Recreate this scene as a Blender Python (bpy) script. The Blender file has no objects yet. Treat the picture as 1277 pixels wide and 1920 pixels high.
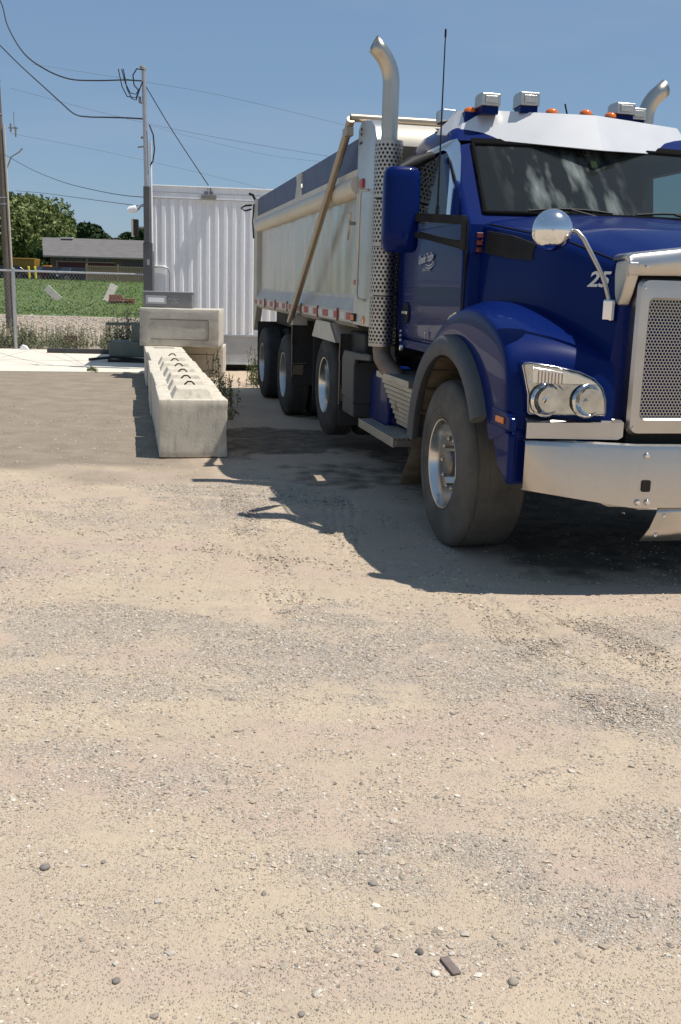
import bpy, bmesh, math, random
import numpy as np
from mathutils import Vector, Matrix
random.seed(7); RNG=np.random.default_rng(11)
S=bpy.context.scene
# ---------------------------------------------------------------- camera
F_PX,PITCH,ROLL,CAM_H=1931.9,.2154,.0287,1.6605
fw=Vector((0,math.cos(PITCH),-math.sin(PITCH))); r0=Vector((1,0,0)); u0=r0.cross(fw)
rt=r0*math.cos(ROLL)+u0*math.sin(ROLL); up=-r0*math.sin(ROLL)+u0*math.cos(ROLL)
cam=bpy.data.cameras.new('camera'); co=bpy.data.objects.new('camera',cam); S.collection.objects.link(co)
m=Matrix.Identity(4)
for i in range(3): m[i][0]=rt[i]; m[i][1]=up[i]; m[i][2]=-fw[i]
m[0][3],m[1][3],m[2][3]=0,0,CAM_H
co.matrix_world=m; cam.sensor_fit='VERTICAL'; cam.sensor_height=24; cam.lens=24*F_PX/1920; cam.clip_start=.05; cam.clip_end=4000
S.camera=co
S.render.resolution_x=681; S.render.resolution_y=1024
# ---------------------------------------------------------------- light
SUN=Vector((.4086,-.0457,1)).normalized()
el=math.asin(SUN.z); az=math.atan2(SUN.x,SUN.y)
w=bpy.data.worlds.new('World'); S.world=w; w.use_nodes=True
nt=w.node_tree; bg=nt.nodes['Background']; sky=nt.nodes.new('ShaderNodeTexSky'); sky.sky_type='NISHITA'
sky.sun_disc=False; sky.sun_elevation=el; sky.sun_rotation=az; sky.air_density=1.0; sky.dust_density=.4; sky.ozone_density=2.0; sky.altitude=200
tint=nt.nodes.new('ShaderNodeMix'); tint.data_type='RGBA'; tint.blend_type='MULTIPLY'; tint.inputs[0].default_value=1; tint.inputs[7].default_value=(.92,.95,1.03,1)
hzm=nt.nodes.new('ShaderNodeMix'); hzm.data_type='RGBA'; hzm.inputs[0].default_value=.55; hzm.inputs[7].default_value=(2.3,3.75,5.6,1)
nt.links.new(sky.outputs[0],tint.inputs[6]); nt.links.new(tint.outputs[2],hzm.inputs[6]); 
wtc=nt.nodes.new('ShaderNodeTexCoord'); wmp=nt.nodes.new('ShaderNodeMapping'); wmp.inputs['Scale'].default_value=(2,2,9); wmp.inputs['Rotation'].default_value=(0,.25,0); nt.links.new(wtc.outputs['Generated'],wmp.inputs[0])
wnz=nt.nodes.new('ShaderNodeTexNoise'); wnz.inputs['Scale'].default_value=1.3; wnz.inputs['Detail'].default_value=6; nt.links.new(wmp.outputs[0],wnz.inputs['Vector'])
wmr=nt.nodes.new('ShaderNodeMapRange'); wmr.inputs[1].default_value=.5; wmr.inputs[2].default_value=.75; wmr.inputs[4].default_value=.28; nt.links.new(wnz.outputs[0],wmr.inputs[0])
wmx=nt.nodes.new('ShaderNodeMix'); wmx.data_type='RGBA'; wmx.inputs[7].default_value=(4.3,4.9,6.3,1); nt.links.new(wmr.outputs[0],wmx.inputs[0]); nt.links.new(hzm.outputs[2],wmx.inputs[6]); nt.links.new(wmx.outputs[2],bg.inputs[0]); bg.inputs[1].default_value=.088
sl=bpy.data.lights.new('sun','SUN'); sl.energy=4.6; sl.angle=math.radians(.5); sl.color=(1,.95,.875)
so=bpy.data.objects.new('sun',sl); S.collection.objects.link(so); so.rotation_euler=SUN.to_track_quat('Z','Y').to_euler()
S.view_settings.view_transform='Standard'; S.view_settings.look='None'; S.view_settings.exposure=0.1; S.view_settings.gamma=1
S.view_settings.use_curve_mapping=False
C=S.collection
# ---------------------------------------------------------------- materials
MT={}
def mat(name,col,rough=.6,metal=0,var=None,vs=4,vamt=.5,bump=0,bs=40,coat=0,stretch=None,spec=.5,detail=4,var2=None,vs2=30,vamt2=.4,bdist=.01):
    if name in MT: return MT[name]
    m=bpy.data.materials.new(name); m.use_nodes=True; t=m.node_tree; n=t.nodes; L=t.links; b=n['Principled BSDF']
    b.inputs['Base Color'].default_value=(*col,1); b.inputs['Roughness'].default_value=rough; b.inputs['Metallic'].default_value=metal
    b.inputs['Coat Weight'].default_value=coat; b.inputs['Coat Roughness'].default_value=.03; b.inputs['Specular IOR Level'].default_value=spec
    tc=n.new('ShaderNodeTexCoord'); src=tc.outputs['Object']
    if stretch:
        mp=n.new('ShaderNodeMapping'); mp.inputs['Scale'].default_value=stretch; L.new(src,mp.inputs[0]); src=mp.outputs[0]
    cur=None
    def layer(prev,colb,sc,amt,lo=.35,hi=.7):
        nz=n.new('ShaderNodeTexNoise'); nz.inputs['Scale'].default_value=sc; nz.inputs['Detail'].default_value=detail+2; L.new(src,nz.inputs['Vector'])
        mr=n.new('ShaderNodeMapRange'); mr.inputs[1].default_value=lo; mr.inputs[2].default_value=hi; mr.inputs[4].default_value=amt; L.new(nz.outputs[0],mr.inputs[0])
        mx=n.new('ShaderNodeMix'); mx.data_type='RGBA'; L.new(mr.outputs[0],mx.inputs[0])
        if prev is None: mx.inputs[6].default_value=(*col,1)
        else: L.new(prev,mx.inputs[6])
        mx.inputs[7].default_value=(*colb,1); return mx.outputs[2]
    if var: cur=layer(cur,var,vs,vamt)
    if var2: cur=layer(cur,var2,vs2,vamt2,.5,.75)
    if cur: L.new(cur,b.inputs['Base Color'])
    if bump:
        nz=n.new('ShaderNodeTexNoise'); nz.inputs['Scale'].default_value=bs; nz.inputs['Detail'].default_value=detail; L.new(src,nz.inputs['Vector'])
        bp=n.new('ShaderNodeBump'); bp.inputs['Strength'].default_value=bump; bp.inputs['Distance'].default_value=bdist; L.new(nz.outputs[0],bp.inputs['Height']); L.new(bp.outputs[0],b.inputs['Normal'])
    MT[name]=m; return m
paint=mat('blue_paint',(.0018,.012,.098),.38,0,coat=.38,var=(.005,.017,.10),vs=3,vamt=.3,var2=(.05,.055,.08),vs2=60,vamt2=.05,spec=.05)
paint.node_tree.nodes['Principled BSDF'].inputs['Coat IOR'].default_value=1.28
chrome=mat('polished_steel',(.78,.78,.79),.13,1,var=(.6,.58,.55),vs=6,vamt=.4)
visor_m=mat('visor_steel',(.72,.715,.705),.4,.45,var=(.54,.535,.53),vs=3,vamt=.4)
alu=mat('dull_aluminium',(.56,.54,.51),.36,1,var=(.45,.42,.37),vs=5,vamt=.6,bump=.05,bs=30)
bump_al=mat('bumper_aluminium',(.54,.51,.475),.3,1,var=(.55,.53,.5),vs=4,vamt=.5,bump=.04,bs=3,bdist=.02,var2=(.45,.42,.38),vs2=35,vamt2=.25)
box_al=mat('polished_box_sheet',(.70,.66,.58),.27,1,var=(.60,.55,.46),vs=1.2,vamt=.6,bump=.5,bs=1.5,stretch=(1,1.7,.55),detail=0,bdist=.07)
box_fr=mat('box_frame_metal',(.56,.52,.45),.5,.45,var=(.42,.39,.34),vs=4,vamt=.6)
stackm=mat('stack_steel',(.5,.47,.41),.34,1,var=(.42,.38,.31),vs=3,vamt=.6)
guardm=mat('guard_steel',(.5,.48,.44),.4,1,var=(.34,.31,.27),vs=5,vamt=.7)
rust_pipe=mat('hot_pipe_metal',(.24,.17,.12),.6,.7,var=(.3,.25,.2),vs=10,vamt=.6)
rubber=mat('tyre_rubber',(.082,.078,.07),.85,0,spec=.2,var=(.16,.148,.125),vs=4,vamt=.7,bump=.45,bs=60,var2=(.17,.155,.13),vs2=18,vamt2=.3,bdist=.006)
rub_r=mat('rear_tyre_rubber',(.05,.049,.048),.85,0,spec=.2,var=(.11,.105,.095),vs=5,vamt=.5,bump=.2,bs=60)
flare=mat('flare_rubber',(.085,.09,.093),.7,0,spec=.3,var=(.12,.12,.12),vs=8,vamt=.5)
blackp=mat('black_plastic',(.010,.010,.011),.6,0,spec=.25,var=(.035,.033,.03),vs=8,vamt=.5)
darkch=mat('chassis_black',(.012,.011,.011),.7,0,var=(.04,.036,.03),vs=6,vamt=.5)
muddy=mat('muddy_liner',(.07,.055,.036),.9,0,var=(.15,.12,.08),vs=12,vamt=.7,bump=.3,bs=40)
orange=mat('amber_lens',(.8,.17,.01),.25,0,coat=.5); redl=mat('red_lens',(.35,.02,.01),.3)
redt=mat('red_tape',(.42,.04,.035),.45,var=(.3,.06,.05),vs=20,vamt=.5); whitet=mat('white_tape',(.66,.64,.6),.45,var=(.5,.46,.4),vs=20,vamt=.5)
bluebd=mat('blue_boards',(.03,.05,.13),.5,0,var=(.08,.095,.15),vs=4,vamt=.6)
decal=mat('silver_decal',(.5,.52,.56),.4,.3,var=(.35,.37,.42),vs=40,vamt=.5)
whitep=mat('white_paint',(.90,.90,.90),.45,0,var=(.76,.76,.77),vs=3,vamt=.4,stretch=(3,3,.6),var2=(.45,.42,.38),vs2=14,vamt2=.2)
whitet2=mat('skirt_grey',(.5,.52,.54),.5,0,var=(.36,.37,.37),vs=6,vamt=.6)
conc=mat('concrete',(.66,.60,.49),.9,0,var=(.53,.475,.38),vs=3.5,vamt=.6,bump=.5,bs=40,var2=(.27,.235,.185),vs2=7,vamt2=.5,bdist=.006,stretch=(2.2,2.2,.8))
concg=mat('grey_concrete',(.56,.52,.44),.9,0,var=(.45,.41,.35),vs=3,vamt=.7,bump=.4,bs=20,var2=(.25,.22,.18),vs2=8,vamt2=.4)
padc=mat('pad_concrete',(.72,.65,.54),.9,0,var=(.62,.56,.47),vs=1.5,vamt=.6,bump=.2,bs=30)
rustm=mat('rebar_rust',(.07,.04,.03),.8,.3); grey=mat('grey_metal',(.22,.22,.215),.5,.4,var=(.3,.29,.28),vs=7,vamt=.6)
galv=mat('galvanised',(.46,.47,.48),.45,.6,var=(.36,.36,.37),vs=8,vamt=.5)
wood=mat('pole_wood',(.15,.125,.1),.9,0,var=(.1,.08,.06),vs=3,vamt=.7,stretch=(8,8,.5))
fencew=mat('fence_wood',(.36,.25,.16),.85,0,var=(.27,.19,.125),vs=2,vamt=.6)
shing=mat('roof_shingles',(.17,.16,.15),.95,0,var=(.12,.112,.11),vs=1.2,vamt=.8,stretch=(1,3,3))
siding=mat('house_siding',(.15,.115,.095),.9); maroon=mat('maroon_door',(.1,.025,.03),.7,var=(.075,.02,.025),vs=2,vamt=.5); dkglass=mat('dark_window',(.015,.017,.02),.1)
wire=mat('wire_black',(.02,.02,.022),.7); cream=mat('cream_paint',(.62,.57,.47),.5,.2,var=(.5,.45,.36),vs=3,vamt=.5)
yellow=mat('yellow_paint',(.75,.6,.03),.6); machine=mat('machine_ochre',(.42,.22,.03),.6,var=(.25,.14,.04),vs=2,vamt=.6)
brownm=mat('brown_board',(.16,.09,.06),.9,var=(.1,.06,.045),vs=9,vamt=.6)
def leafmat(name,a,b):
    m=bpy.data.materials.new(name); m.use_nodes=True; t=m.node_tree; n=t.nodes; L=t.links; p=n['Principled BSDF']
    at=n.new('ShaderNodeAttribute'); at.attribute_name='tone'; mx=n.new('ShaderNodeMix'); mx.data_type='RGBA'
    mx.inputs[6].default_value=(*a,1); mx.inputs[7].default_value=(*b,1); L.new(at.outputs['Fac'],mx.inputs[0]); L.new(mx.outputs[2],p.inputs['Base Color'])
    p.inputs['Roughness'].default_value=.6; p.inputs['Specular IOR Level'].default_value=.3
    return m
# ---------------------------------------------------------------- mesh helpers
def clear_mat(name,tint,rough=.02,ior=1.5,dust=None):
    m=bpy.data.materials.new(name); m.use_nodes=True; t=m.node_tree; n=t.nodes; L=t.links; n.remove(n['Principled BSDF'])
    tr=n.new('ShaderNodeBsdfTransparent'); tr.inputs[0].default_value=(*tint,1); gl=n.new('ShaderNodeBsdfGlossy'); gl.inputs['Roughness'].default_value=rough
    fr=n.new('ShaderNodeFresnel'); fr.inputs[0].default_value=ior; mx=n.new('ShaderNodeMixShader'); L.new(fr.outputs[0],mx.inputs[0]); L.new(tr.outputs[0],mx.inputs[1]); L.new(gl.outputs[0],mx.inputs[2])
    out=n['Material Output']; res=mx.outputs[0]
    if dust:
        col,sc,lo,hi,amt,cx,hw,base=dust
        tc=n.new('ShaderNodeTexCoord'); mp=n.new('ShaderNodeMapping'); mp.inputs['Scale'].default_value=sc; L.new(tc.outputs['Object'],mp.inputs[0])
        nz=n.new('ShaderNodeTexNoise'); nz.inputs['Scale'].default_value=1; nz.inputs['Detail'].default_value=5; L.new(mp.outputs[0],nz.inputs['Vector'])
        mr=n.new('ShaderNodeMapRange'); mr.inputs[1].default_value=lo; mr.inputs[2].default_value=hi; mr.inputs[4].default_value=amt; L.new(nz.outputs[0],mr.inputs[0])
        sx=n.new('ShaderNodeSeparateXYZ'); L.new(tc.outputs['Object'],sx.inputs[0]); ad=n.new('ShaderNodeMath'); ad.inputs[1].default_value=-cx; L.new(sx.outputs[0],ad.inputs[0]); ab=n.new('ShaderNodeMath'); ab.operation='ABSOLUTE'; L.new(ad.outputs[0],ab.inputs[0])
        m2=n.new('ShaderNodeMapRange'); m2.inputs[1].default_value=hw*1.4; m2.inputs[2].default_value=hw*.7; L.new(ab.outputs[0],m2.inputs[0])
        mu=n.new('ShaderNodeMath'); mu.operation='MULTIPLY_ADD'; L.new(mr.outputs[0],mu.inputs[0]); L.new(m2.outputs[0],mu.inputs[1]); mu.inputs[2].default_value=base
        df=n.new('ShaderNodeBsdfDiffuse'); df.inputs[0].default_value=(*col,1); m3=n.new('ShaderNodeMixShader'); L.new(mu.outputs[0],m3.inputs[0]); L.new(res,m3.inputs[1]); L.new(df.outputs[0],m3.inputs[2]); res=m3.outputs[0]
    L.new(res,out.inputs['Surface']); return m
class MB:
    def __init__(s): s.v=[]; s.f=[]; s.mi=[]; s.m=0
    def add(s,vs,fs):
        o=len(s.v); s.v+= [tuple(v) for v in vs]; s.f+=[tuple(o+i for i in f) for f in fs]; s.mi+=[s.m]*len(fs); return s
    def box(s,x0,x1,y0,y1,z0,z1):
        return s.add([(x0,y0,z0),(x1,y0,z0),(x1,y1,z0),(x0,y1,z0),(x0,y0,z1),(x1,y0,z1),(x1,y1,z1),(x0,y1,z1)],
            [(0,3,2,1),(4,5,6,7),(0,1,5,4),(1,2,6,5),(2,3,7,6),(3,0,4,7)])
    def obox(s,c,ax,ay,az,hx,hy,hz):
        c=Vector(c); ax,ay,az=[Vector(a).normalized() for a in (ax,ay,az)]
        P=[c+ax*hx*i+ay*hy*j+az*hz*k for k in(-1,1) for (i,j) in((-1,-1),(1,-1),(1,1),(-1,1))]
        return s.add(P,[(0,3,2,1),(4,5,6,7),(0,1,5,4),(1,2,6,5),(2,3,7,6),(3,0,4,7)])
    def prism(s,poly,axis,a,b):
        def P(p,c): 
            q=list(p); q.insert(axis,c); return tuple(q)
        n=len(poly); vs=[P(p,a) for p in poly]+[P(p,b) for p in poly]
        return s.add(vs,[tuple(range(n))[::-1],tuple(range(n,2*n))]+[(i,(i+1)%n,n+(i+1)%n,n+i) for i in range(n)])
    def rings(s,R,closed=True,cap0=False,cap1=False):
        n=len(R[0]); vs=[p for r in R for p in r]; fs=[]
        for k in range(len(R)-1):
            for i in range(n if closed else n-1):
                j=(i+1)%n; fs.append((k*n+i,k*n+j,(k+1)*n+j,(k+1)*n+i))
        if cap0: fs.append(tuple(range(n))[::-1])
        if cap1: fs.append(tuple((len(R)-1)*n+i for i in range(n)))
        return s.add(vs,fs)
    def tube(s,path,r,seg=10,caps=True):
        path=[Vector(p) for p in path]; R=[]; rr=r if isinstance(r,(list,tuple)) else [r]*len(path)
        t0=(path[1]-path[0]).normalized(); nrm=t0.orthogonal().normalized()
        for i,p in enumerate(path):
            a=path[max(i-1,0)]; b=path[min(i+1,len(path)-1)]; t=(b-a).normalized()
            nrm=(nrm-t*nrm.dot(t)).normalized(); bn=t.cross(nrm)
            R.append([p+(nrm*math.cos(2*math.pi*k/seg)+bn*math.sin(2*math.pi*k/seg))*rr[i] for k in range(seg)])
        return s.rings(R,True,caps,caps)
    def lathe(s,prof,c,axis,seg=48):
        # prof: (a,r) a along axis
        ax=Vector(axis).normalized(); n=ax.orthogonal().normalized(); b=ax.cross(n); c=Vector(c)
        return s.rings([[c+ax*a+(n*math.cos(2*math.pi*k/seg)+b*math.sin(2*math.pi*k/seg))*r for k in range(seg)] for a,r in prof])
    def build(s,name,mats,parent=None,smooth=None,bevel=0,bseg=2):
        me=bpy.data.meshes.new(name); me.from_pydata(s.v,[],s.f); me.update()
        if not isinstance(mats,(list,tuple)): mats=[mats]
        for m_ in mats: me.materials.append(m_)
        if len(mats)>1: me.polygons.foreach_set('material_index',s.mi)
        bm=bmesh.new(); bm.from_mesh(me); bmesh.ops.recalc_face_normals(bm,faces=bm.faces); bm.to_mesh(me); bm.free()
        o=bpy.data.objects.new(name,me); C.objects.link(o)
        if smooth is not None:
            me.polygons.foreach_set('use_smooth',[True]*len(me.polygons)); me.set_sharp_from_angle(angle=math.radians(smooth))
        if bevel:
            b=o.modifiers.new('bevel','BEVEL'); b.width=bevel; b.segments=bseg; b.limit_method='ANGLE'; b.angle_limit=math.radians(35)
            me.polygons.foreach_set('use_smooth',[True]*len(me.polygons)); b.harden_normals=True
        if parent: o.parent=parent
        return o
def tag(o,label=None,cat=None,group=None,kind=None):
    if label: o['label']=label
    if cat: o['category']=cat
    if group: o['group']=group
    if kind: o['kind']=kind
    return o
def empty(name,loc=(0,0,0),rz=0):
    o=bpy.data.objects.new(name,None); C.objects.link(o); o.location=loc; o.rotation_euler=(0,0,rz); o.empty_display_size=.2; return o
def text_mesh(name,txt,size,M,material,parent,shear=0,extr=.002,xs=1):
    cu=bpy.data.curves.new(name,'FONT'); cu.body=txt; cu.size=size; cu.extrude=extr; cu.shear=shear; cu.align_x='CENTER'; cu.align_y='CENTER'; cu.resolution_u=3; cu.offset=size*.022
    to=bpy.data.objects.new(name,cu); C.objects.link(to); dg=bpy.context.evaluated_depsgraph_get(); dg.update()
    me=bpy.data.meshes.new_from_object(to.evaluated_get(dg)); bpy.data.objects.remove(to)
    me.transform(M@Matrix.Diagonal((xs,1,1,1))); me.materials.clear(); me.materials.append(material)
    o=bpy.data.objects.new(name,me); C.objects.link(o); o.parent=parent; return o
def basis(o,x,y):
    x=Vector(x).normalized(); y=Vector(y).normalized(); z=x.cross(y).normalized(); y=z.cross(x)
    M=Matrix.Identity(4)
    for i in range(3): M[i][0]=x[i];M[i][1]=y[i];M[i][2]=z[i];M[i][3]=o[i]
    return M
def split_parts(o):
    me=o.data; n=len(me.vertices); par=list(range(n))
    def find(a):
        while par[a]!=a: par[a]=par[par[a]]; a=par[a]
        return a
    for e in me.edges:
        a,b_=find(e.vertices[0]),find(e.vertices[1])
        if a!=b_: par[a]=b_
    comps={}
    for i in range(n): comps.setdefault(find(i),set()).add(i)
    if len(comps)<2: return
    for vs in list(comps.values())[1:]:
        c=o.copy(); c.data=me.copy(); C.objects.link(c); bm=bmesh.new(); bm.from_mesh(c.data); bm.verts.ensure_lookup_table()
        bmesh.ops.delete(bm,geom=[v for v in bm.verts if v.index not in vs],context='VERTS'); bm.to_mesh(c.data); bm.free()
    keep=list(comps.values())[0]; bm=bmesh.new(); bm.from_mesh(me); bm.verts.ensure_lookup_table()
    bmesh.ops.delete(bm,geom=[v for v in bm.verts if v.index not in keep],context='VERTS'); bm.to_mesh(me); bm.free()
# numpy noise
_P=RNG.random((256,256))
def vnoise(x,y):
    xi=np.floor(x).astype(int); yi=np.floor(y).astype(int); fx=x-xi; fy=y-yi; fx=fx*fx*(3-2*fx); fy=fy*fy*(3-2*fy)
    a=_P[xi%256,yi%256];b=_P[(xi+1)%256,yi%256];c=_P[xi%256,(yi+1)%256];d=_P[(xi+1)%256,(yi+1)%256]
    return (a*(1-fx)+b*fx)*(1-fy)+(c*(1-fx)+d*fx)*fy
def fbm(x,y,o=4):
    r=0;a=.5;t=0
    for k in range(o): r=r+a*vnoise(x*2**k+k*17.3,y*2**k+k*9.1);t+=a;a*=.5
    return r/t
# ---------------------------------------------------------------- ground
def sst(a,b,x): t=np.clip((x-a)/(b-a),0,1); return t*t*(3-2*t)
# gravel-covered patches (x,y,rx,ry,rot,weight) in metres on the yard
PATCH=[(-1.1,4.75,1.2,.42,-.05,.8),(.1,4.55,.9,.5,-.15,.9),(1.0,4.1,.9,.33,-.35,.9),(-.9,4.05,.8,.24,.0,.7),(1.7,3.6,.7,.3,-.3,.8),(-1.6,7.2,1.2,.6,0,.55),
       (-.95,8.1,.7,.8,.2,.9),(.45,2.85,.35,.16,-.3,.8),(.85,2.55,.3,.17,0,.9),(-.5,3.3,.35,.12,0,.6),(.05,2.75,.25,.1,-.4,.6),(1.2,3.0,.35,.25,.2,.6),(.25,2.35,.3,.12,0,.4),(-1.0,3.45,.3,.12,0,.6),(-.7,2.7,.2,.08,0,.4),(1.5,4.9,.7,.25,.2,.7),(-2.2,5.7,.8,.4,0,.6)]
def gravel_mask(x,y):
    g=np.zeros_like(x)
    n=fbm(x*2.2,y*2.6,5)-.5; n2=fbm(x*7+5,y*9+3,4)-.5
    for (cx,cy,rx,ry,ro,wt) in PATCH:
        dx=x-cx;dy=y-cy;u=(dx*math.cos(ro)+dy*math.sin(ro))/rx;v=(-dx*math.sin(ro)+dy*math.cos(ro))/ry
        g=np.maximum(g,wt*sst(1.5,.1,np.sqrt(u*u+v*v)+n*1.9+n2*1.5))
    g=np.maximum(g,sst(25.2,26.2,y+n*1.0))
    return np.clip(g,0,1)
def asphalt_mask(x,y):
    n=fbm(x*1.3+40,y*1.3,4)-.5
    return sst(8.6,9.6,y+n*1.6+(x+3.2)*.25)*sst(-1.0,-1.8,x+.19*(y-9.8)+n*.2)*sst(26,25,y)
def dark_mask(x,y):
    n=fbm(x*1.7+11,y*1.7+7,4)-.5   # damp earth, with the truck's shade painted in under and beside it
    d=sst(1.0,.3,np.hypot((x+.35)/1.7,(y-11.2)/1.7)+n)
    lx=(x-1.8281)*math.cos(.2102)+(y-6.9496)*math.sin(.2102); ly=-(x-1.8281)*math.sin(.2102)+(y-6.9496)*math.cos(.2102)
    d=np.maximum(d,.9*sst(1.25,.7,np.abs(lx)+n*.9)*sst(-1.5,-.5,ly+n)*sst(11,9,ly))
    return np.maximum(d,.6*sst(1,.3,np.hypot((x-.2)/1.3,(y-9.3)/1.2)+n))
def gz(x,y):
    z=(fbm(x*.8,y*.8,3)-.5)*.03+(fbm(x*5,y*5,4)-.5)*.012
    z=z*sst(.5,1.5,y)*sst(40,20,np.abs(x)) - .004
    hill=1.48*sst(44,90,y)-.30*sst(90,96,y)
    far=sst(60,30,y); return z*far+hill
def axis(segs):
    out=[]
    for a,b,st in segs: out+=list(np.arange(a,b,st))
    return np.array(out+[segs[-1][1]])
GX=axis([(-1500,-200,130),(-200,-40,8),(-40,-9,1.2),(-9,-3,.12),(-3,3.2,.02),(3.2,6,.2),(6,30,2),(30,200,20),(200,1500,130)])
GY=axis([(-300,-20,40),(-20,1,1.5),(1,1.8,.1),(1.8,8.3,.02),(8.3,12,.06),(12,26,.25),(26,60,1),(60,120,2),(120,300,20),(300,2500,200)])
XX,YY=np.meshgrid(GX,GY); zz=gz(XX,YY)
def grid_mesh(name,XX,YY,ZZ,attrs,material):
    ny,nx=XX.shape; me=bpy.data.meshes.new(name); me.vertices.add(nx*ny)
    me.vertices.foreach_set('co',np.stack([XX,YY,ZZ],-1).ravel().astype(np.float32))
    idx=np.arange(nx*ny).reshape(ny,nx); q=np.stack([idx[:-1,:-1],idx[:-1,1:],idx[1:,1:],idx[1:,:-1]],-1).reshape(-1,4)
    me.loops.add(q.size); me.loops.foreach_set('vertex_index',q.ravel().astype(np.int32)); me.polygons.add(len(q))
    me.polygons.foreach_set('loop_start',np.arange(0,q.size,4,dtype=np.int32)); me.update(calc_edges=True)
    me.polygons.foreach_set('use_smooth',np.ones(len(q),bool))
    for k,a in attrs.items():
        at=me.attributes.new(k,'FLOAT','POINT'); at.data.foreach_set('value',a.ravel().astype(np.float32))
    me.materials.append(material); o=bpy.data.objects.new(name,me); C.objects.link(o); return o
def ground_material():
    m=bpy.data.materials.new('yard_surface'); m.use_nodes=True; t=m.node_tree; n=t.nodes; L=t.links; p=n['Principled BSDF']
    p.inputs['Roughness'].default_value=.95; p.inputs['Specular IOR Level'].default_value=.2
    tc=n.new('ShaderNodeTexCoord').outputs['Object']
    def noise(sc,d=5,st=None,rg=.5):
        z=n.new('ShaderNodeTexNoise'); z.inputs['Scale'].default_value=sc; z.inputs['Detail'].default_value=d; z.inputs['Roughness'].default_value=rg
        if st:
            mp=n.new('ShaderNodeMapping'); mp.inputs['Scale'].default_value=st; L.new(tc,mp.inputs[0]); L.new(mp.outputs[0],z.inputs['Vector'])
        else: L.new(tc,z.inputs['Vector'])
        return z.outputs[0]
    def rng(s,a,b,c=0,d=1):
        z=n.new('ShaderNodeMapRange'); L.new(s,z.inputs[0]); z.inputs[1].default_value=a; z.inputs[2].default_value=b; z.inputs[3].default_value=c; z.inputs[4].default_value=d; return z.outputs[0]
    def mix(f,a,b):
        z=n.new('ShaderNodeMix'); z.data_type='RGBA'
        if isinstance(f,float): z.inputs[0].default_value=f
        else: L.new(f,z.inputs[0])
        for k,v in((6,a),(7,b)):
            if isinstance(v,tuple): z.inputs[k].default_value=(*v,1)
            else: L.new(v,z.inputs[k])
        return z.outputs[2]
    def mth(op,a,b):
        z=n.new('ShaderNodeMath'); z.operation=op
        for k,v in((0,a),(1,b)):
            if isinstance(v,(int,float)): z.inputs[k].default_value=v
            else: L.new(v,z.inputs[k])
        return z.outputs[0]
    def attr(k): z=n.new('ShaderNodeAttribute'); z.attribute_name=k; return z.outputs['Fac']
    g=attr('gravel'); asp=attr('asphalt'); dk=attr('dark')
    sand=mix(rng(noise(1.1,6),.35,.68),(.60,.485,.347),(.53,.422,.31))
    sand=mix(rng(noise(.7,4,(1,3,1)),.45,.7),sand,(.535,.405,.325))
    sand=mix(rng(noise(70,6,None,.7),.45,.75,0,.4),sand,(.38,.31,.235))
    sand=mix(rng(noise(170,3),.58,.72,0,.5),sand,(.62,.54,.43))
    # fine bedded chips everywhere
    v2=n.new('ShaderNodeTexVoronoi'); v2.inputs['Scale'].default_value=150; L.new(tc,v2.inputs['Vector']); s2=n.new('ShaderNodeSeparateColor'); L.new(v2.outputs['Color'],s2.inputs[0])
    chip=mth('MULTIPLY',rng(s2.outputs[0],.58,.66),rng(v2.outputs[0],.45,.25)); chip=mth('MULTIPLY',chip,rng(noise(9,5,None,.65),.38,.62,.15,1))
    sand=mix(mth('MULTIPLY',chip,.75),sand,mix(s2.outputs[1],(.30,.25,.2),(.66,.58,.47)))
    sand=mix(rng(noise(4,6,(1,2.5,1),.6),.52,.72,0,.45),sand,(.40,.335,.27))
    # gravel : cells of different greys
    vo=n.new('ShaderNodeTexVoronoi'); vo.inputs['Scale'].default_value=130; L.new(tc,vo.inputs['Vector'])
    sx=n.new('ShaderNodeSeparateColor'); L.new(vo.outputs['Color'],sx.inputs[0])
    grav=mix(sx.outputs[0],(.33,.285,.245),(.58,.51,.43)); grav=mix(rng(sx.outputs[1],.82,.97),grav,(.2,.18,.165))
    gf=mth('ADD',g,rng(noise(28,6,None,.65),.3,.7,-.32,.32)); gf=rng(gf,.25,.95,0,.85)
    col=mix(gf,sand,grav)
    aspc=mix(rng(noise(3,6),.35,.7),(.262,.212,.16),(.34,.28,.21)); aspc=mix(rng(noise(120,4),.5,.75,0,.6),aspc,(.40,.35,.29))
    col=mix(asp,col,aspc)
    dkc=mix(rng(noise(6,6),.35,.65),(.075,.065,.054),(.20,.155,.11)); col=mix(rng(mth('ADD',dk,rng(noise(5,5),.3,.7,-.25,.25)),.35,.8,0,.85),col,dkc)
    L.new(col,p.inputs['Base Color'])
    h=mth('ADD',mth('MULTIPLY',noise(55,6,None,.65),.8),mth('MULTIPLY',noise(220,3),.35))
    vb=n.new('ShaderNodeTexVoronoi'); vb.inputs['Scale'].default_value=130; L.new(tc,vb.inputs['Vector'])
    h=mth('ADD',h,mth('MULTIPLY',mth('MULTIPLY',rng(vb.outputs[0],0,.6,1,0),gf),.8))
    h=mth('ADD',h,mth('MULTIPLY',chip,.9))
    tr=mth('MULTIPLY',attr('track'),.5); h=mth('ADD',h,tr)
    bp=n.new('ShaderNodeBump'); bp.inputs['Strength'].default_value=.85; bp.inputs['Distance'].default_value=.011; L.new(h,bp.inputs['Height']); L.new(bp.outputs[0],p.inputs['Normal'])
    return m
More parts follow.
